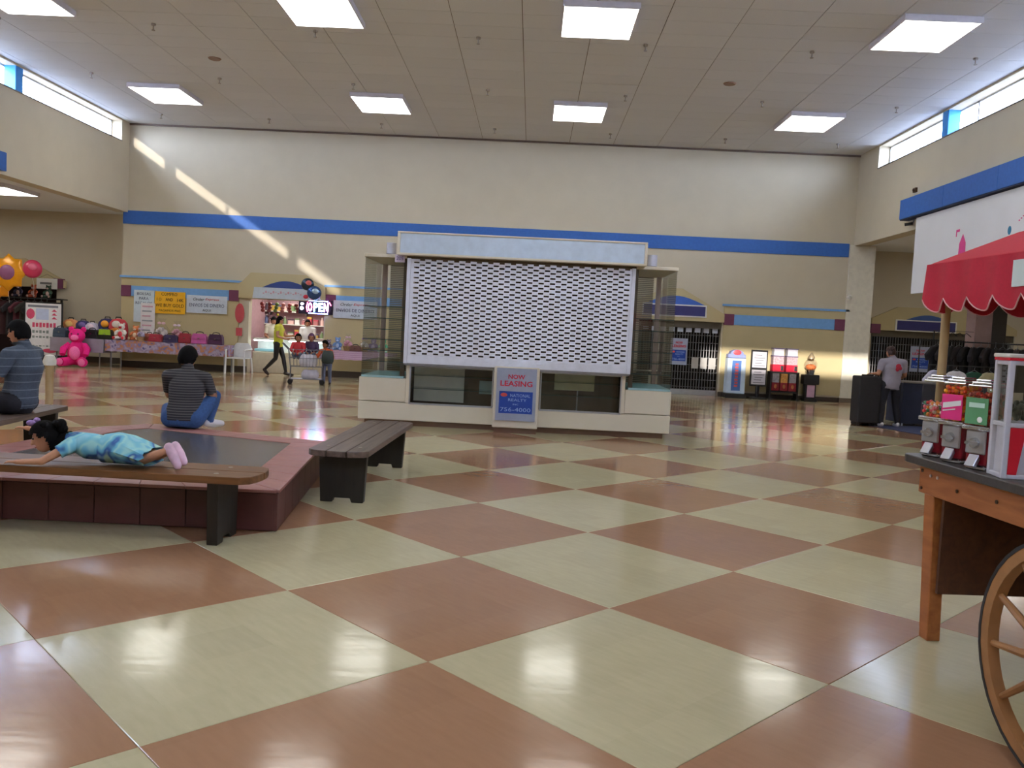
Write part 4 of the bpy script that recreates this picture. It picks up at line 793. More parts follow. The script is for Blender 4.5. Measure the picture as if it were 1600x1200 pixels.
st = thing('stall_table', 'stall table with dark navy cloth behind the woman', 'table', (8.05, 17.0, 0)); MB().box(-.75, -.35, .84, .9, .4, .87).build('tabletop', M('grey_wood_top', S(120, 112, 104), .5), st, bevel=.006); MB().box(-.74, -.33, .05, .88, .38, .84).build('cloth_skirt', M('navy_cloth', S(38, 42, 60), .85, ns=4, na=.2), st)
for sx in (-.7, .85): MB().cyl((sx, -.3, 0), (sx, -.3, .06), .02, n=8).build('leg', steel, st)
tag(MB().box(8.0, 16.42, .0, 8.22, 16.6, .62).box(8.03, 16.43, .62, 8.19, 16.59, .66).build('teal_bin', M('teal_plastic', S(96, 140, 158), .5), bevel=.02), 'slim teal bin in front of the navy cloth', 'bin')
def rack(label, loc, ln, h, rz=0):
    t = thing('clothes_rack', label, 'rack', loc, rz); MB().tube([(-ln/2, 0, 0), (-ln/2, 0, h), (ln/2, 0, h), (ln/2, 0, 0)], .018, 8).build('rail', black, t)
    for sx in (-1, 1): MB().box(sx*ln/2-.02, -.25, .0, sx*ln/2+.02, .25, .04).build('foot', black, t)
    return t
rack('low clothes rack with pale shirts beyond the cart', (8.98, 17.78, 0), 1.4, 1.21); rack('tall black clothes rack beyond the candy machines', (9.5, 18.4, 0), 2.3, 1.72)
garment('lavender and white shirt at the left of the low rack', (8.44, 17.78, 1.12), (206, 204, 226), .25, 'pale shirts on the low rack'); garment('white shirt in the middle of the low rack', (8.86, 17.78, 1.12), (226, 222, 228), -.1, 'pale shirts on the low rack')
garment('dark green shirt right of the white shirts', (9.23, 17.78, 1.12), (40, 84, 66), .1, 'pale shirts on the low rack'); garment('cream shirt at the right end of the low rack', (9.54, 17.78, 1.12), (190, 184, 150), .2, 'pale shirts on the low rack')
for k in range(13): garment('%s garment, %s from the left on the tall rack' % (['black', 'dark grey', 'jet black', 'brownish black'][k % 4], ORD[k]), (8.72+k*.155, 18.4, 1.64), [(30, 28, 32), (42, 38, 42), (26, 26, 28), (52, 46, 48)][k % 4], .5+.2*(k % 3), 'black clothes on the tall rack', .95, .5)
cb = thing('stall_pillar', 'tall brown pillar with a dark side behind the cart', 'pillar', (9.95, 18.9, 0)); MB().box(-.30, -.2, 0, .06, .2, 2.75).build('brown_face', M('mauve_brown', S(150, 122, 116), .7), cb); MB().box(.062, -.22, 0, .36, .2, 2.8).build('dark_side', M('dark_brown_board', S(52, 44, 36), .7), cb)
lr = thing('upper_rail', 'thin black display rail with hangers by the pillar', 'rail', (9.4, 18.75, 0)); MB().tube([(-.6, 0, 0), (-.6, 0, 1.95), (.3, 0, 1.95), (.3, 0, 0)], .015, 8).build('rail', black, lr)
mm = MB(); [mm.tube([(-.5+.15*k-.1, 0, 1.84), (-.5+.15*k, 0, 1.92), (-.5+.15*k+.1, 0, 1.84)], .008, 5) for k in range(5)]; mm.build('hangers', black, lr)
# ---------------------------------------------------------------- candy cart with red awning
C0 = V(1.98, 4.49, 0); ANG = math.atan2(-.997, .081)        # local x = along the counter towards the camera, local y = away from the viewer's side
ct = thing('vending_cart', 'wooden wagon cart with black counter, red awning and spoked wheel', 'cart', C0, ANG)
# local frame: x = s, y = -t would mirror, so rotate and flip: y axis of the rotated frame points to (.997,.081)
cw = wood('orange_cart_wood', S(150, 84, 40), S(176, 108, 56), .45, (2, 14, 14)); cdw = wood('dark_cart_panel', S(70, 38, 18), S(92, 52, 26), .6, (2, 14, 14))
def top_pts(x0, x1, y0, y1, r=.06):
    pts = []
    for cx, cy, a in ((x0+r, y0+r, PI), (x1-r, y0+r, 1.5*PI), (x1-r, y1-r, 0), (x0+r, y1-r, .5*PI)):
        for k in range(5): pts.append((cx+r*math.cos(a+k*PI/8), cy+r*math.sin(a+k*PI/8)))
    return pts
MB().prism(top_pts(0, 2.3, 0, .85), 'z', .87, .912).build('counter_top', M('black_laminate_counter', S(62, 58, 56), .35, ns=50, na=.2), ct, bevel=.004)
MB().box(.11, .05, .725, 2.2, .085, .868).box(.11, .085, .725, .145, .76, .868).box(.11, .76, .725, 2.2, .795, .868).build('apron', cw, ct, bevel=.004)
def leg(x0, x1, y): return MB().prism([(x0, .726), (x0+.09, .726), (x1+.075, 0), (x1, 0)], 'y', y-.03, y+.04)
for (a, b, y) in ((.165, .215, .082), (.165, .215, .72), (2.0, 1.98, .082), (2.0, 1.98, .72)): leg(a, b, y).build('leg', cw, ct, bevel=.004)
MB().box(.30, .07, .25, .32, .76, .73).build('end_panel', cdw, ct); MB().box(.32, .70, .25, 2.0, .72, .73).build('side_panel', cdw, ct)
for x, z in ((.14, .75), (.14, .84), (.45, .79), (.75, .8), (1.05, .79), (1.5, .8)): MB().cyl((x, .045, z), (x, .052, z), .009, n=8).build('bolt', M('dark_bolt', S(70, 48, 36), .4, .5), ct)
for x in (.22, .28): MB().cyl((x, .044, .825), (x, .05, .825), .008, n=8).build('screw', M('pale_screw', S(196, 180, 170), .4), ct)
def wheel(y, cx=1.68, R=.42):
    rim = MB(); n = 40; sec = lambda r, w: [(r, -w), (r, w)]
    def ring(mb, r0, r1, w):
        vs = []; fs = []
        for i in range(n):
            c, s_ = math.cos(2*PI*i/n), math.sin(2*PI*i/n)
            for r, yy in ((r0, -w), (r1, -w), (r1, w), (r0, w)): vs.append((cx+r*c, y+yy, R+r*s_))
        for i in range(n):
            for k in range(4): fs.append((i*4+k, i*4+(k+1) % 4, ((i+1) % n)*4+(k+1) % 4, ((i+1) % n)*4+k))
        mb.add(vs, fs)
    w = MB(); ring(w, R-.055, R-.012, .022); wo = w.build('wheel', M('wheel_wood', S(160, 112, 66), .5, ns=12, na=.12), ct, smooth=True)
    t = MB(); ring(t, R-.013, R, .024); t.build('tyre', M('black_rubber', S(34, 34, 36), .6), wo, smooth=True)
    h = MB(); h.cyl((cx, y-.07, R), (cx, y+.07, R), .06, .06, 16).cyl((cx, y-.1, R), (cx, y-.07, R), .035, .04, 12); h.build('hub', MATS['wheel_wood'], wo)
    for k in range(12):
        a = 2*PI*k/12 + .14; s_ = MB(); s_.tube([(cx+.05*math.cos(a), y, R+.05*math.sin(a)), (cx+.2*math.cos(a), y, R+.2*math.sin(a)), (cx+(R-.05)*math.cos(a), y, R+(R-.05)*math.sin(a))], [.018, .016, .012], 8); s_.build('spoke', MATS['wheel_wood'], wo, smooth=True)
wheel(-.3); wheel(1.12)
MB().cyl((1.68, -.28, .42), (1.68, 1.1, .42), .025, n=10).build('axle', steel, ct)
pw = M('pale_post_wood', S(186, 158, 108), .5, ns=10, na=.08, stretch=(8, 8, 1))
for x, y in ((.05, .16), (.05, .72), (1.85, .72), (1.85, .16)): MB().cyl((x, y, .912), (x, y, 1.92), .022, n=14).build('post', pw, ct, smooth=True)
# awning: hipped roof, scalloped valance with pale piping
red_c = M('red_canvas', S(182, 18, 44), .75, ns=70, na=.06, bump=.05); pip = M('pale_piping', S(222, 170, 168), .7)
ex0, ex1, ey0, ey1, ez = .05, 2.0, .04, .86, 1.895; rz_ = 2.05
rf = MB(); e = [(ex0, ey0, ez), (ex1, ey0, ez), (ex1, ey1, ez), (ex0, ey1, ez)]; r = [(.32, .33, rz_), (1.73, .33, rz_), (1.73, .57, rz_), (.32, .57, rz_)]
rf.add(e + r, [(0, 1, 5, 4), (1, 2, 6, 5), (2, 3, 7, 6), (3, 0, 4, 7), (4, 5, 6, 7), (3, 2, 1, 0)]); rf.build('awning_roof', red_c, ct, bevel=.015, seg=2)
def valance(p0, p1, n, name='valance'):
    p0, p1 = V(*p0), V(*p1); L = (p1-p0).length; d = (p1-p0)/L; nrm = d.cross(V(0, 0, 1)); m = n*10; top = []; bot = []; pp = []
    for i in range(m+1):
        t = i/m; ph = (t*n) % 1.0; z = 1.65 + .065*(2*abs(ph-.5))**2.2; wv = .014*math.cos(2*PI*t*n)
        b = p0 + d*(L*t)
        top.append(V(b.x, b.y, ez)); bot.append(V(b.x, b.y, z) + nrm*wv); pp.append(V(b.x, b.y, z) + nrm*(wv+.001))
    k = m+1; off = [nrm*.002, -nrm*.002]; mb = MB(); vs = [p + off[0] for p in top+bot] + [p + off[1] for p in top+bot]
    mb.add(vs, [(i, i+1, k+i+1, k+i) for i in range(m)] + [(2*k+i+1, 2*k+i, 3*k+i, 3*k+i+1) for i in range(m)])
    o = mb.build(name, red_c, ct, smooth=True); MB().tube(pp, .0036, 6).build('piping', pip, o)
valance((ex0, ey0, 0), (ex1, ey0, 0), 10); valance((ex1, ey0, 0), (ex1, ey1, 0), 4); valance((ex1, ey1, 0), (ex0, ey1, 0), 10); valance((ex0, ey1, 0), (ex0, ey0, 0), 4)
MB().box(.765, .022, 1.745, 1.3, .034, 1.86).build('awning_sign', M('pale_green_white', S(214, 226, 218), .5), ct)
# gumball machines on the counter
mred = M('enamel_dark_red', S(134, 12, 30), .3); mg = glass('machine_glass', (.95, .96, .95), .02, 1.5)
def machine(label, s_, t_, cands, fill, card):
    loc = C0 + V(.081, -.997, 0)*s_ + V(.997, .081, 0)*t_ + V(0, 0, .912)
    g = thing('gumball_machine', label, 'gumball machine', loc, math.radians(204-270), 'gumball machines on the cart')   # local -y is the front
    w = .066
    MB().box(-.052, -.055, .0, .052, .055, .022).build('foot', chrome, g, bevel=.006)
    MB().box(-.056, -.05, .022, .056, .06, .185).build('body', mred, g, bevel=.012, seg=2)
    MB().box(-.05, -.062, .075, .05, -.048, .182).build('coin_plate', M('brushed_chrome', S(196, 196, 196), .3, .8), g, bevel=.004)
    k = MB().cyl((0, -.062, .125), (0, -.078, .125), .026, .022, 16); k.box(-.034, -.088, .118, .034, -.078, .132); k.build('coin_handle', chrome, g, smooth=True)
    MB().prism([(-.06, .075), (-.095, .02), (-.075, .012), (-.05, .05)], 'x', -.026, .026).build('chute', M('pale_chrome', S(176, 176, 184), .35, .7), g, bevel=.003)
    MB().box(-.072, -.072, .185, .072, .072, .205).build('tray', chrome, g, bevel=.005)
    MB().box(-w, -w, .205, w, w, .385).build('globe', mg, g, bevel=.012, seg=2)
    MB().box(-.062, -.062, .385, .062, .062, .394).box(-.052, -.052, .394, .052, .052, .408).box(-.04, -.04, .408, .04, .04, .42).build('lid', chrome, g, bevel=.005)
    rnd = random.Random(int(s_*100)); per = [MB() for _ in cands]; zz = .215
    while zz < .207 + fill:
        for ix in range(6):
            for iy in range(6):
                if 0 < ix < 5 and 0 < iy < 5 and zz < .205+fill-.02: continue
                q = rnd.randrange(len(cands)); per[q].ell((-.05+.02*ix+rnd.uniform(-.004, .004), -.05+.02*iy+rnd.uniform(-.004, .004), zz+rnd.uniform(-.005, .005)), rnd.uniform(.009, .012), 6, 5)
        zz += .019
    for mb, c in zip(per, cands):
        o = mb.build('candy', M('candy_%s' % str(c), S(*c), .3), g, smooth=True); o['kind'] = 'stuff'
    if card:
        cc, txt = card; q = MB().box(-.058, -.0685, .212, .058, -.0665, .335).build('front_card', M('card_%s' % str(cc), S(*cc), .45), g)
        if txt: MB().prism([(-.05, .265), (.05, .285), (.05, .31), (-.05, .292)], 'y', -.0695, -.0684).build('white_band', white_p, q); MB().prism([(-.05, .25), (.02, .262), (.02, .268), (-.05, .256)], 'y', -.0695, -.0684).build('white_line', white_p, q)
        else: MB().ell((.02, -.069, .235), (.014, .002, .014), 12, 6).build('white_dot', white_p, q); MB().box(-.04, -.0695, .29, .04, -.0684, .312).build('pale_band', M('mint', S(196, 226, 206), .5), q)
    return g
machine('left gumball machine with mixed candy, half empty', .115, .13, [(220, 60, 60), (240, 150, 60), (236, 214, 190), (70, 130, 80), (230, 110, 120)], .075, None)
machine('middle gumball machine with a hot pink card and orange candy', .325, .115, [(240, 120, 20), (250, 170, 30), (226, 70, 20)], .165, ((226, 40, 120), 1))
machine('right gumball machine with a green card and red candy', .54, .105, [(186, 50, 40), (206, 90, 60), (150, 60, 50)], .15, ((90, 150, 100), 0))
# glass candy cabinet at the counter's near end
vc = thing('candy_cabinet', 'white framed glass vending cabinet with red trim beside the gumball machines', 'vending cabinet', C0 + V(.081, -.997, 0)*.795 + V(.997, .081, 0)*.035 + V(0, 0, .912), math.radians(-8))  # local -y along n2, local +x away to the right
wfr = M('white_cabinet_frame', S(214, 212, 218), .35, .1); w_, d_, h_ = .42, .14, .515
fr = MB()
for x in (0, w_):
    for y in (0, d_): fr.box(x-.012, y-.012, 0, x+.012, y+.012, h_)
for z in (0, .225, h_-.02): fr.box(-.01, -.01, z, w_+.01, .01, z+.02).box(-.01, d_-.01, z, w_+.01, d_+.01, z+.02).box(-.01, -.01, z, .01, d_, z+.02).box(w_-.01, 0, z, w_+.01, d_, z+.02)
fr.build('frame', wfr, vc, bevel=.003); MB().box(.01, .0, .245, w_-.01, .004, h_-.02).box(0, .01, .245, .004, d_-.01, h_-.02).box(w_-.004, .01, .245, w_, d_-.01, h_-.02).box(.01, d_-.004, .245, w_-.01, d_, h_-.02).build('pane', mg, vc)
MB().box(.008, .008, .02, w_-.008, d_-.008, .225).build('lower_panel', wfr, vc); MB().prism([(.012, .02), (.05, .02), (.078, .224), (.012, .224)], 'y', -.008, .008).build('red_stripe', M('bright_red_trim', S(206, 16, 40), .4), vc)
MB().box(-.014, -.014, h_, w_+.014, d_+.014, h_+.012).build('red_trim', MATS['bright_red_trim'], vc); MB().box(-.018, -.018, h_+.012, w_+.018, d_+.018, h_+.03).build('top', white_p, vc, bevel=.004)
MB().box(.15, -.022, .12, .29, -.0, .215).build('coin_plate', MATS['brushed_chrome'], vc, bevel=.003); MB().cyl((.2, -.022, .17), (.2, -.04, .17), .025, n=14).box(.16, -.05, .163, .25, -.04, .177).build('coin_handle', chrome, vc)
MB().prism([(0, .11), (-.05, .03), (-.04, .022), (0, .022)], 'x', .11, .3).build('chute', M('pale_blue_chute', S(190, 214, 232), .25), vc, bevel=.004)
MB().box(.02, .02, .246, w_-.02, d_-.02, .25).build('shelf', wfr, vc)
mm = MB(); rnd = random.Random(3)
for k in range(160): mm.ell((rnd.uniform(.03, w_-.03), rnd.uniform(.03, d_-.03), rnd.uniform(.262, .33)), rnd.uniform(.012, .018), 6, 5)
o = mm.build('capsule_prizes', M('dark_green_prizes', S(70, 82, 66), .4, ns=40, na=.4), vc, smooth=True); o['kind'] = 'stuff'
# ---------------------------------------------------------------- people
def skin_m(n, c): return M(n, S(*c), .55, ns=25, na=.05)
SK = skin_m('skin_brown', (176, 120, 88)); SK2 = skin_m('skin_tan', (196, 142, 108)); HB = M('hair_black', S(13, 11, 12), .8, spec=.12, ns=40, na=.3, bump=.3)
def lerp(a, b, t): return a + (b-a)*t
def capsule(mb, p0, p1, r0, r1, n=12, flat=None):
    """closed tapered limb with round ends; flat=(direction, factor) squeezes the section"""
    p0, p1 = Vector(p0), Vector(p1); a = (p1-p0).normalized()
    if flat: u = (flat[0] - a*flat[0].dot(a)).normalized(); k = flat[1]
    else: u = a.orthogonal().normalized(); k = 1
    w = a.cross(u); rings = []
    def ring(c, r): rings.append([c + u*(math.cos(2*PI*i/n)*r*k) + w*(math.sin(2*PI*i/n)*r) for i in range(n)])
    for t in (-.95, -.7, -.35): ring(p0 + a*(r0*t), r0*math.sqrt(1-t*t))
    for t in (0, .33, .66, 1): ring(lerp(p0, p1, t), r0 + (r1-r0)*t)
    for t in (.35, .7, .95): ring(p1 + a*(r1*t), r1*math.sqrt(1-t*t))
    mb.loft(rings)
def person(label, base, J, s, clothes, hair=None, vox=.014, cat='person', bw=1.0, skin=None, face=True, name='person', group=None, extra_hair=None, curl=.5):
    """one continuous body (limbs, torso, head and fingers fused), clothes and hair as shells over it. J: joints, world coordinates relative to base"""
    J = {k: Vector(v) for k, v in J.items()}; mb = MB(); seg = []      # seg: (p0, p1, r0, r1, label)
    def limb(a, b, ra, rb, lb, flat=None): capsule(mb, a, b, ra*s, rb*s, flat=flat); seg.append((Vector(a), Vector(b), ra*s, rb*s, lb))
    hc = (J['lhip']+J['rhip'])/2; nek = J['nek']; che = J['che']; spd = (che-hc).normalized()
    lp = (J['rhip']-J['lhip']).normalized(); ls = (J['rsh']-J['lsh']).normalized(); lm_ = (lp+ls).normalized()
    pts = [hc-spd*.09*s, hc+spd*.02*s, lerp(hc, che, .5), che, lerp(che, nek, .62), nek]; rad = [(.115, .095), (.168, .122), (.148, .108), (.168, .122), (.135, .088), (.058, .058)]; lat = [lp, lp, lm_, ls, ls, ls]; rings = []
    for i, (p, (ru, rv), l) in enumerate(zip(pts, rad, lat)):
        tn = (pts[min(i+1, 5)]-pts[max(i-1, 0)]).normalized(); l = (l-tn*l.dot(tn)).normalized(); f = l.cross(tn)
        k = bw if i < 5 else 1
        rings.append([p + l*(math.cos(2*PI*q/18)*ru*s*k) + f*(math.sin(2*PI*q/18)*rv*s*k) for q in range(18)])
    mb.loft(rings)
    for a, b, r, lb in ((pts[0], pts[1], .14, 'pelvis'), (pts[1], pts[2], .14, 'torso'), (pts[2], pts[3], .14, 'torso'), (pts[3], pts[4], .13, 'torso')): seg.append((a, b, r*s*bw, r*s*bw, lb))
    seg.append((pts[4], lerp(pts[4], nek, .4), .1*s, .065*s, 'torso'))
    for d in 'lr':
        sh, el, wr = J[d+'sh'], J[d+'el'], J[d+'wr']
        limb(lerp(pts[4], sh, .35), sh, .072*bw, .062, 'torso'); limb(sh, el, .056*bw, .042, d+'uarm'); limb(el, wr, .041, .029, d+'farm')
        hd = J.get(d+'hd', (wr-el).normalized()); hd = hd.normalized() if hd.length > 0 else (wr-el).normalized()
        pn = J.get(d+'pn', hd.orthogonal()); pn = (pn - hd*pn.dot(hd)).normalized(); sd_ = hd.cross(pn)      # pn: palm normal
        pe_ = wr + hd*.075*s; limb(wr+hd*.012*s, pe_, .034, .038, d+'hand', flat=(pn, .42))
        for q, (o, L) in enumerate(((-.030, .066), (-.010, .076), (.010, .070), (.029, .056))):
            b0 = pe_ + sd_*(o*s); dirv = hd + sd_*(o*2.0); c1 = (dirv + pn*curl*.5).normalized(); c2 = (dirv + pn*curl*1.4).normalized()
            capsule(mb, b0, b0+c1*L*.55*s, .0095*s, .0088*s, 8); capsule(mb, b0+c1*L*.55*s, b0+c1*L*.55*s+c2*L*.5*s, .0088*s, .0072*s, 8); seg.append((b0, b0+c1*L*.55*s+c2*L*.5*s, .01*s, .008*s, d+'hand'))
        tb = wr + hd*.03*s - sd_*.03*s; tdir = (hd*.75 - sd_*.7 + pn*.35).normalized()
        capsule(mb, tb, tb+tdir*.034*s, .0125*s, .011*s, 8); capsule(mb, tb+tdir*.034*s, tb+tdir*.034*s+(tdir+hd*.6).normalized()*.03*s, .0105*s, .0085*s, 8); seg.append((tb, tb+tdir*.06*s, .013*s, .01*s, d+'hand'))
        hp, kn, an = J[d+'hip'], J[d+'kn'], J[d+'an']
        limb(hp, kn, .088*bw, .058, d+'thigh'); limb(kn, lerp(kn, an, .35), .055, .056, d+'shin'); limb(lerp(kn, an, .35), an, .056, .037, d+'shin')
        toe = J[d+'toe']; fd = (toe-an).normalized(); heel = an - fd*.035*s; dn = J.get('down', V(0, 0, -1))
        limb(heel + dn*.035*s, lerp(heel, toe, .55)+dn*.03*s, .036, .042, d+'foot'); limb(lerp(heel, toe, .5)+dn*.03*s, toe+dn*.02*s, .042, .03, d+'foot')
    H = J['hed']; fw = J['fwd'].normalized(); hu = J.get('hup', V(0, 0, 1)); hu = (hu - fw*hu.dot(fw)).normalized(); hl = fw.cross(hu); HR = Matrix((hl, fw, hu)).transposed(); k = J.get('hk', V(1, 0, 0)).x*s
    limb(nek, H - hu*.06*k, .056, .052, 'neck')
    mb.ell(H, (.073*k, .092*k, .11*k), 18, 12, HR); mb.ell(H + fw*.028*k - hu*.062*k, (.052*k, .058*k, .055*k), 14, 10, HR); seg.append((H - hu*.03*k, H + hu*.03*k, .09*k, .09*k, 'head'))
    capsule(mb, H + fw*.085*k + hu*.012*k, H + fw*.104*k - hu*.026*k, .010*k, .015*k, 8)
    for sx in (-1, 1): mb.ell(H + hl*sx*.075*k - hu*.008*k - fw*.005*k, (.012*k, .022*k, .032*k), 8, 6, HR)
    me = mb.mesh('tmp', SK); o = bpy.data.objects.new('tmp', me); COL.objects.link(o)
    r = o.modifiers.new('r', 'REMESH'); r.mode = 'VOXEL'; r.voxel_size = vox; r.use_smooth_shade = True
    sm = o.modifiers.new('s', 'SMOOTH'); sm.factor = .5; sm.iterations = 3
    dg = bpy.context.evaluated_depsgraph_get(); me2 = bpy.data.meshes.new_from_object(o.evaluated_get(dg)); bpy.data.objects.remove(o); bpy.data.meshes.remove(me)
    nv = len(me2.vertices); co = np.empty(nv*3); me2.vertices.foreach_get('co', co); co = co.reshape(-1, 3); no = np.empty(nv*3); me2.vertices.foreach_get('normal', no); no = no.reshape(-1, 3)
    best = np.full(nv, 1e9); lab = np.zeros(nv, int); tt = np.zeros(nv); names = []
    for a, b, r0, r1, lb in seg:
        if lb not in names: names.append(lb)
        A_, B_ = np.array(a), np.array(b); d = B_-A_; t = np.clip(((co-A_) @ d)/max(d @ d, 1e-9), 0, 1); dist = np.linalg.norm(co-(A_+t[:, None]*d), axis=1) - (r0+(r1-r0)*t)
        mk_ = dist < best; best[mk_] = dist[mk_]; lab[mk_] = names.index(lb); tt[mk_] = t[mk_]
    me2.materials.clear(); me2.materials.append(skin or SK); me2.name = name
    body = bpy.data.objects.new(name, me2); COL.objects.link(body); body.location = base; tag(body, label, cat, group)
    polys = [tuple(p.vertices) for p in me2.polygons]; L = [names[i] for i in lab]
    loc = co - np.array(H); hx, hy, hz = loc @ np.array(hl), loc @ np.array(fw), loc @ np.array(hu)
    def shell(nm, mat, keep, off, child_of=body):
        fs = [p for p in polys if any(keep[v] for v in p)]; idx = sorted({v for p in fs for v in p})
        if not idx: return None
        mp = {v: i for i, v in enumerate(idx)}; P = co + no*(off if np.isscalar(off) else off[:, None])
        m2 = bpy.data.meshes.new(nm); m2.from_pydata([tuple(P[v]) for v in idx], [], [[mp[v] for v in p] for p in fs]); m2.materials.append(mat)
        for p in m2.polygons: p.use_smooth = True
        ob = bpy.data.objects.new(nm, m2); COL.objects.link(ob); ob.parent = child_of; return ob
    for nm, mat, rule, off in clothes:
        keep = np.array([rule(L[i][1:] if L[i][0] in 'lr' and L[i][1:] in ('uarm', 'farm', 'hand', 'thigh', 'shin', 'foot') else L[i], tt[i]) for i in range(nv)]); shell(nm, mat, keep, off)
    if hair:
        mat, back, front, off = hair       # back: how far down behind, front: hairline height
        hm = np.array([L[i] in ('head', 'neck') for i in range(nv)]) & (np.abs(loc).max(1) < .2*k)
        line = np.where(hy > .035*k, front*k, np.where(hy > -.01*k, np.minimum(front, .01)*k, back*k)); keep = hm & (hz > line)
        ho = shell('hair', mat, keep, off*k)
        if extra_hair and ho:
            m = MB(); extra_hair(m, H, hl, fw, hu, k); m.build('hair_lock', mat, ho, smooth=True)
    if face:
        for sx in (-1, 1): MB().ell(H + fw*.084*k + hl*sx*.03*k + hu*.012*k, (.013*k, .010*k, .009*k), 8, 6, HR).build('eye', M('eye_dark', S(40, 30, 28), .3), body)
        MB().ell(H + fw*.084*k - hu*.062*k, (.026*k, .012*k, .008*k), 10, 6, HR).build('mouth', M('lip', S(150, 80, 76), .5), body)
    return body
TEE = lambda l, t: l == 'torso' or (l == 'pelvis' and t > .55) or (l == 'uarm' and t < .72)
TRO = lambda l, t: l in ('pelvis', 'thigh', 'shin')
SHO = lambda l, t: l == 'foot'
denim = M('blue_denim', S(50, 82, 132), .85, ns=50, na=.15); darkt = M('dark_trousers', S(30, 30, 38), .85, ns=30, na=.15); whs = M('white_shoe', S(222, 218, 222), .6); dks = M('dark_shoe', S(48, 38, 36), .5)
# man in the striped dark shirt on the far edge of the platform, seen from behind
person('man in dark thin striped shirt and jeans, seen from behind on platform edge', (-3.56, 8.62, pz),
    dict(lhip=(-.13, .02, .10), rhip=(.12, .02, .10), che=(.0, .10, .42), nek=(-.02, .16, .60), hed=(-.05, .22, .725), fwd=(.15, .85, -.35), hup=(.0, .3, 1), hk=(1.12, 0, 0),
         lsh=(-.20, .10, .53), rsh=(.17, .15, .52), lel=(-.26, .26, .32), lwr=(-.06, .40, .30), rel=(.235, .22, .31), rwr=(.18, .38, .38), rhd=(-.5, .5, .1), lhd=(1, .2, .2),
         lkn=(-.32, .38, .16), lan=(.06, .36, .08), ltoe=(.2, .32, .06), rkn=(.235, .26, .33), ran=(.20, .20, .075), rtoe=(.28, .34, .05)), .93,
    [('shirt', stripes('dark_striped_cloth', S(44, 42, 46), S(92, 88, 88), .026, .33), TEE, .012), ('jeans', denim, TRO, .010), ('shoes', whs, SHO, .008)], (HB, -.075, .045, .02), .012, bw=1.12, face=True)
# man on the left bench, facing left
person('man in grey blue striped shirt on the left bench, facing left', (-4.83, 7.92, .455),
    dict(lhip=(-.02, -.12, .10), rhip=(-.02, .13, .10), che=(.03, .01, .44), nek=(.03, .0, .63), hed=(-.02, -.01, .765), fwd=(-1, -.12, -.2), hup=(-.15, 0, 1),
         lsh=(.0, -.19, .555), rsh=(.02, .20, .56), lel=(-.09, -.25, .30), lwr=(-.30, -.16, .26), rel=(-.10, .25, .31), rwr=(-.32, .12, .28), lhd=(-1, .2, 0), rhd=(-1, -.1, 0),
         lkn=(-.47, -.16, .10), lan=(-.44, -.18, -.33), ltoe=(-.60, -.2, -.39), rkn=(-.47, .15, .10), ran=(-.42, .15, -.33), rtoe=(-.58, .16, -.39)), .97,
    [('shirt', stripes('grey_blue_striped_cloth', S(72, 82, 96), S(124, 132, 144), .075, .08), TEE, .012), ('trousers', darkt, TRO, .010), ('shoes', dks, SHO, .008)], (HB, -.06, .05, .02), .012, bw=1.15)
# girl lying on the near bench
aqua = blotch('aqua_print', [S(150, 206, 220), S(124, 196, 214), S(160, 214, 214), S(110, 186, 212), S(56, 100, 166), S(168, 206, 186)], 8, .8, 1)
def girl_hair(m, H, hl, fw, hu, k):
    for q in range(9): m.ell(H - fw*(.07+.03*(q % 3))*k + hu*(.05+.02*math.sin(q))*k + hl*(.04*math.cos(q*2))*k, (.045*k, .045*k, .045*k), 8, 6)
    for q in range(6): m.ell(H + hu*(.09)*k + hl*(-.05+.02*q)*k + fw*(-.02+.02*(q % 2))*k, .035*k, 8, 6)
g = person('little girl in an aqua print dress lying face down on the bench', (-2.84, 5.42, .455),
    dict(lhip=(.24, .07, .095), rhip=(.24, -.05, .095), che=(.0, .0, .115), nek=(-.13, .0, .155), hed=(-.28, -.03, .165), fwd=(-.85, -.45, -.28), hup=(-.25, -.1, 1), hk=(1.42, 0, 0),
         lsh=(-.09, .125, .13), rsh=(-.09, -.125, .115), rel=(-.20, -.21, .035), rwr=(-.37, -.195, .022), rhd=(-1, .05, -.03), rpn=(0, 0, -1), lel=(-.33, .19, .14), lwr=(-.52, .16, .19), lhd=(-1, -.1, .05), lpn=(0, 0, -1),
         lkn=(.40, .09, .06), lan=(.54, .03, .12), ltoe=(.60, .02, .035), rkn=(.38, -.06, .055), ran=(.54, -.07, .125), rtoe=(.60, -.075, .025), down=(.8, 0, .3)), .58,
    [('dress', aqua, lambda l, t: l in ('torso', 'pelvis') or (l == 'uarm' and t < .28) or (l == 'thigh' and t < .5), .014), ('shoes', M('pink_white_shoe', S(226, 190, 208), .6, ns=14, na=.2), SHO, .009)], (HB, -.09, .05, .026), .0085, skin=SK2, extra_hair=girl_hair)
sk = MB(); rg = []
for t, (wy, zt) in ((0, (.115, .20)), (.25, (.14, .215)), (.5, (.16, .20)), (.75, (.175, .165)), (1, (.185, .125))):
    x = .10 + .32*t; ring = []
    for q in range(22):
        a = 2*PI*q/22; zc = (zt+.012)/2; ring.append(V(x + .015*math.sin(q*2.1)*t, wy*math.cos(a)*(1+.05*math.sin(q*3)*t), max(.004, zc + (zt-.012)/2*math.sin(a)*(1+.06*math.sin(q*2.3)*t))))
    rg.append(ring)
sk.loft(rg, cap=False); sk.build('skirt', aqua, g, smooth=True)
MB().ell((-.36, -.06, .255), (.03, .022, .02), 10, 6).ell((-.345, -.02, .268), (.022, .022, .02), 8, 6).build('hair_bow', M('lilac_bow', S(150, 120, 176), .6), g)
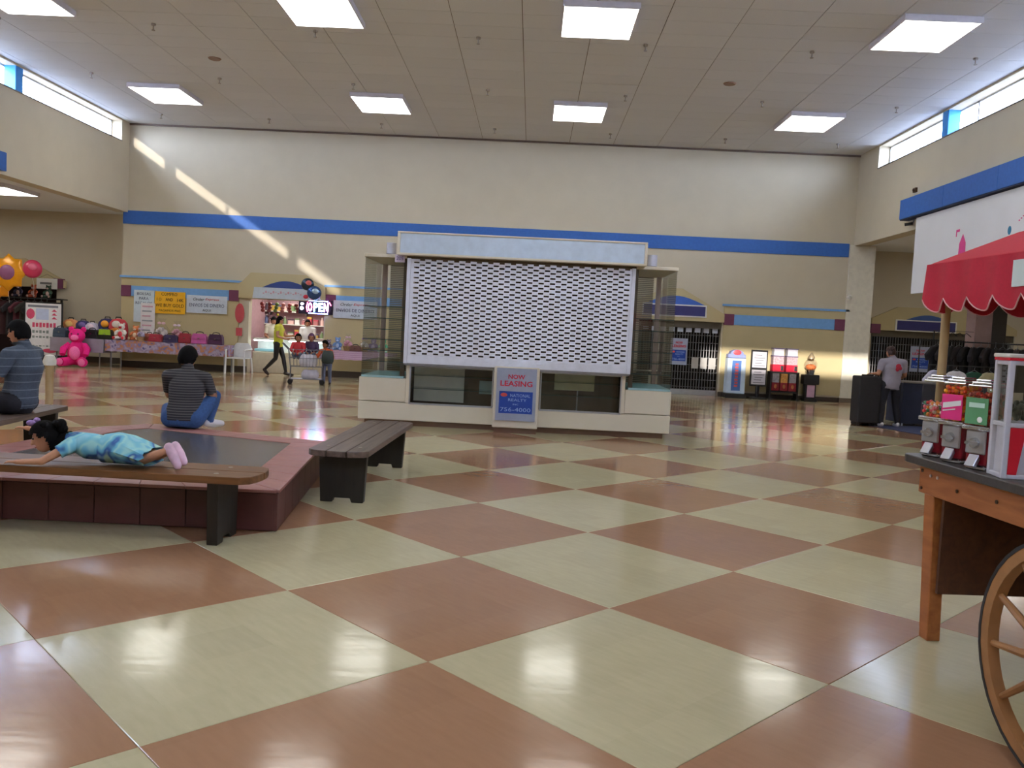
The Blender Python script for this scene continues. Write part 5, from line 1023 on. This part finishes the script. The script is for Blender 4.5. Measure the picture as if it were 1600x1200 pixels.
# woman in yellow walking right past the shop
def long_hair(m, H, hl, fw, hu, k):
    m.loft([[H - fw*(.055+.01*z)*k - hu*(.02+.09*z)*k + hl*(.075*math.cos(2*PI*q/12))*k*(1-.12*z) + fw*(.045*math.sin(2*PI*q/12))*k for q in range(12)] for z in (0, 1, 2, 2.8)])
w1 = person('woman in a yellow top and black leggings walking past the shop', (-6.72, 22.45, 0),
    dict(lhip=(-.03, .09, .84), rhip=(-.03, -.08, .84), che=(-.02, 0, 1.17), nek=(-.02, 0, 1.36), hed=(-.0, 0, 1.475), fwd=(.9, .3, -.1), lsh=(-.02, .17, 1.30), rsh=(-.02, -.17, 1.30), lel=(.1, .22, 1.06), lwr=(.32, .16, 1.08), lhd=(1, 0, .1), rel=(.02, -.22, 1.05), rwr=(.23, -.17, .99), rhd=(1, .1, .1),
         lkn=(.1, .09, .47), lan=(.18, .08, .09), ltoe=(.37, .05, .05), rkn=(-.06, -.08, .46), ran=(-.34, -.08, .16), rtoe=(-.24, -.1, .05)), .93,
    [('top', M('yellow_green_cloth', S(206, 206, 60), .8, ns=8, na=.06), lambda l, t: l == 'torso' or (l == 'pelvis' and t > .3) or (l == 'uarm' and t < .45), .014), ('leggings', black, TRO, .006), ('shoes', dks, SHO, .008)], (HB, -.09, .05, .02), .016, skin=SK2, extra_hair=long_hair)
MB().ell((-.05, -.03, 1.62), (.03, .05, .035), 10, 6).build('hair_tie', M('yellow_tie', S(226, 206, 60), .6), w1)
# woman with the black cases, seen from behind
w2 = person('woman in a grey printed shirt with her hand on a black case', (6.86, 16.2, 0),
    dict(lhip=(-.1, 0, .80), rhip=(.1, 0, .80), che=(.03, .02, 1.12), nek=(.03, .05, 1.31), hed=(-.01, .08, 1.43), fwd=(-.5, .85, -.15), lsh=(-.17, .03, 1.235), rsh=(.23, .03, 1.235), lel=(-.25, -.02, 1.01), lwr=(-.30, .10, 1.005), lhd=(-.8, .5, -.1), lpn=(0, 0, -1), rel=(.28, .06, .99), rwr=(.26, .27, .92), rhd=(-.1, 1, 0),
         lkn=(-.12, .03, .44), lan=(-.14, -.02, .08), ltoe=(-.2, .16, .05), rkn=(.14, .06, .44), ran=(.2, .05, .08), rtoe=(.22, .24, .05)), .90,
    [('shirt', M('grey_melange_cloth', S(150, 144, 156), .85, ns=10, na=.08), lambda l, t: l == 'torso' or (l == 'pelvis' and t > .2) or (l == 'uarm' and t < .7), .014), ('trousers', darkt, TRO, .012), ('shoes', whs, SHO, .008)], (M('hair_dark_brown', S(56, 34, 30), .6, ns=40, na=.2), -.06, .05, .022), .014, bw=1.16)
MB().ell((.07, -.125, 1.17), (.05, .012, .045), 14, 8).ell((.055, -.122, 1.11), (.035, .012, .04), 12, 8).ell((.11, -.122, 1.13), (.03, .012, .035), 12, 8).build('red_print', M('red_print', S(176, 40, 60), .8), w2)
MB().ell((-.03, -.02, 1.50), (.05, .06, .05), 10, 8).build('hair_bun', MATS['hair_dark_brown'], w2)
# shop keeper and customer at the counter
def stand(label, base, s, clothes, hair, fwd, rz, skin=SK2, arm=.3):
    R = Matrix.Rotation(rz, 3, 'Z'); J = dict(lhip=(-.09, 0, .88), rhip=(.09, 0, .88), che=(0, -.04, 1.22), nek=(0, -.05, 1.42), hed=(0, -.08, 1.545), lsh=(-.19, -.03, 1.35), rsh=(.19, -.03, 1.35), lel=(-.23, -.08, 1.08), lwr=(-.16, -arm, 1.04), rel=(.23, -.08, 1.08), rwr=(.16, -arm, 1.04), lkn=(-.1, -.02, .48), lan=(-.1, .02, .08), ltoe=(-.12, -.16, .05), rkn=(.1, -.02, .48), ran=(.1, .02, .08), rtoe=(.12, -.16, .05))
    J = {k: R @ (Vector(v)*s) for k, v in J.items()}; J['fwd'] = R @ Vector(fwd)
    return person(label, base, J, s, clothes, hair, .018, skin=skin)
wht = M('white_cloth', S(232, 230, 230), .8, ns=8, na=.04)
stand('shop assistant in white behind the middle of the shop counter', (-6.42, YB+1.1, 0), .93, [('shirt', wht, lambda l, t: l == 'torso' or l == 'uarm' or (l == 'farm' and t < .6), .014), ('trousers', darkt, TRO, .01), ('shoes', dks, SHO, .008)], (HB, -.08, .05, .02), (.2, -1, -.2), 0, arm=.36)
stand('dark haired assistant in white leaning at the left end of the counter', (-7.42, YB+1.1, 0), .95, [('shirt', M('ivory_cloth', S(226, 226, 206), .8, ns=8, na=.05), TEE, .014), ('trousers', darkt, TRO, .01), ('shoes', dks, SHO, .008)], (HB, -.08, .05, .02), (.5, -1, -.3), .3, arm=.36)
# shopping cart with children
sc_ = thing('shopping_cart', 'grey shopping trolley loaded with white bags near the shop', 'shopping cart', (-5.25, 19.75, 0), .25); wire = M('grey_wire', S(126, 128, 136), .4, .6)
m = MB()
for z, i_ in ((.42, .05), (.62, .02), (.82, 0)):
    for a, b in (((-.42+i_, -.24+i_), (.42-i_, -.24+i_)), ((.42-i_, -.24+i_), (.42-i_, .24-i_)), ((.42-i_, .24-i_), (-.42+i_, .24-i_)), ((-.42+i_, .24-i_), (-.42+i_, -.24+i_))): m.cyl((a[0], a[1], z), (b[0], b[1], z), .008, n=6)
for k in range(11):
    x = -.40+.08*k
    for sy in (-1, 1): m.cyl((x*.9, sy*.19, .42), (x, sy*.24, .82), .004, n=5)
    m.cyl((x*.9, -.19, .42), (x*.9, .19, .42), .004, n=5)
for k in range(6):
    for sx in (-1, 1): m.cyl((sx*.37, -.19+.076*k, .42), (sx*.42, -.24+.096*k, .82), .004, n=5)
m.build('basket', wire, sc_); MB().tube([(-.42, -.22, .82), (-.55, -.22, .95), (-.55, .22, .95), (-.42, .22, .82)], .014, 8).build('handle', M('grey_handle', S(96, 96, 104), .5), sc_)
for sx in (-1, 1):
    for sy in (-1, 1):
        MB().tube([(sx*.36, sy*.19, .42), (sx*.36, sy*.2, .12)], .012, 6).build('leg', wire, sc_); MB().cyl((sx*.36, sy*.2-.018, .065), (sx*.36, sy*.2+.018, .065), .06, n=14).build('wheel', black, sc_)
MB().box(-.36, -.2, .12, .36, .2, .14).build('lower_tray', wire, sc_)
def bag(label, loc, w, h, c, nm='shopping_bag'):
    t = thing(nm, label, 'bag', loc, .2); MB().loft([[V(w*k*(math.copysign(abs(math.cos(2*PI*q/16))**.5, math.cos(2*PI*q/16)))*.5, w*.35*k*(math.copysign(abs(math.sin(2*PI*q/16))**.5, math.sin(2*PI*q/16))), z*h + .01*math.sin(q*2)) for q in range(16)] for z, k in ((0, .8), (.2, 1), (.6, 1.02), (.9, .85), (1, .7))]).build('bag_body', M('bag_%s' % str(c), S(*c), .5, ns=9, na=.12), t, smooth=True)
    for sy in (-1, 1): MB().tube([(-w*.2, sy*.04, h), (-w*.12, sy*.05, h+.1), (w*.12, sy*.05, h+.1), (w*.2, sy*.04, h)], .006, 5).build('handle', M('bag_%s' % str(c), S(*c), .5), t)
    return t
bag('white shopping bag lying in the trolley basket', (-5.2, 19.72, .43), .42, .28, (206, 202, 212)); bag('white bag on the lower tray of the trolley', (-5.15, 19.72, .142), .40, .2, (196, 192, 206))
bag('dark green backpack hanging behind the child in orange', (-4.72, 19.6, .52), .28, .30, (34, 48, 44), 'child_bag')
def kid(label, base, top, hairm, pose, skin=SK, hood=None):
    s = .60
    if pose == 'sit': J = dict(lhip=(-.06, 0, .07), rhip=(.06, 0, .07), che=(0, -.01, .26), nek=(0, -.02, .38), hed=(0, -.05, .49), fwd=(.3, -1, -.1), hk=(1.35, 0, 0), lsh=(-.12, 0, .34), rsh=(.12, 0, .34), lel=(-.16, -.05, .2), lwr=(-.08, -.14, .14), rel=(.16, -.05, .2), rwr=(.08, -.14, .14), lkn=(-.08, -.15, .10), lan=(-.06, -.12, .03), ltoe=(-.03, -.17, .03), rkn=(.08, -.15, .10), ran=(.06, -.12, .03), rtoe=(.03, -.17, .03))
    else: J = dict(lhip=(-.06, 0, .52), rhip=(.06, 0, .52), che=(-.02, -.02, .72), nek=(-.04, -.03, .85), hed=(-.05, -.05, .965), fwd=(-.6, -.8, -.2), hk=(1.3, 0, 0), lsh=(-.15, -.02, .80), rsh=(.09, -.03, .80), lel=(-.22, -.07, .66), lwr=(-.3, -.12, .76), rel=(.15, -.08, .66), rwr=(.0, -.18, .66), lkn=(-.07, -.02, .29), lan=(-.07, .01, .06), ltoe=(-.09, -.1, .04), rkn=(.07, -.02, .29), ran=(.08, .01, .06), rtoe=(.09, -.1, .04))
    return person(label, base, J, s, [('top', top, lambda l, t: l in ('torso',) or l == 'uarm' or (l == 'farm' and t < .8), .014), ('trousers', M('grey_blue_trousers', S(104, 112, 136), .85), TRO, .010), ('shoes', dks, SHO, .008)], (hairm, -.08, .05, .022), .012, skin=skin)
kid('child in a red top sitting up in the trolley', (-5.46, 19.78, .60), M('red_top', S(196, 50, 56), .8), HB, 'sit')
kid('child in a dark purple top with plum hat in the trolley middle', (-5.16, 19.82, .62), M('dark_purple_top', S(64, 44, 76), .8), M('plum_hat', S(96, 58, 92), .8), 'sit')
kid('child in an orange jacket standing at the trolley end', (-4.80, 19.9, 0), M('orange_jacket', S(216, 96, 44), .8), HB, 'stand')
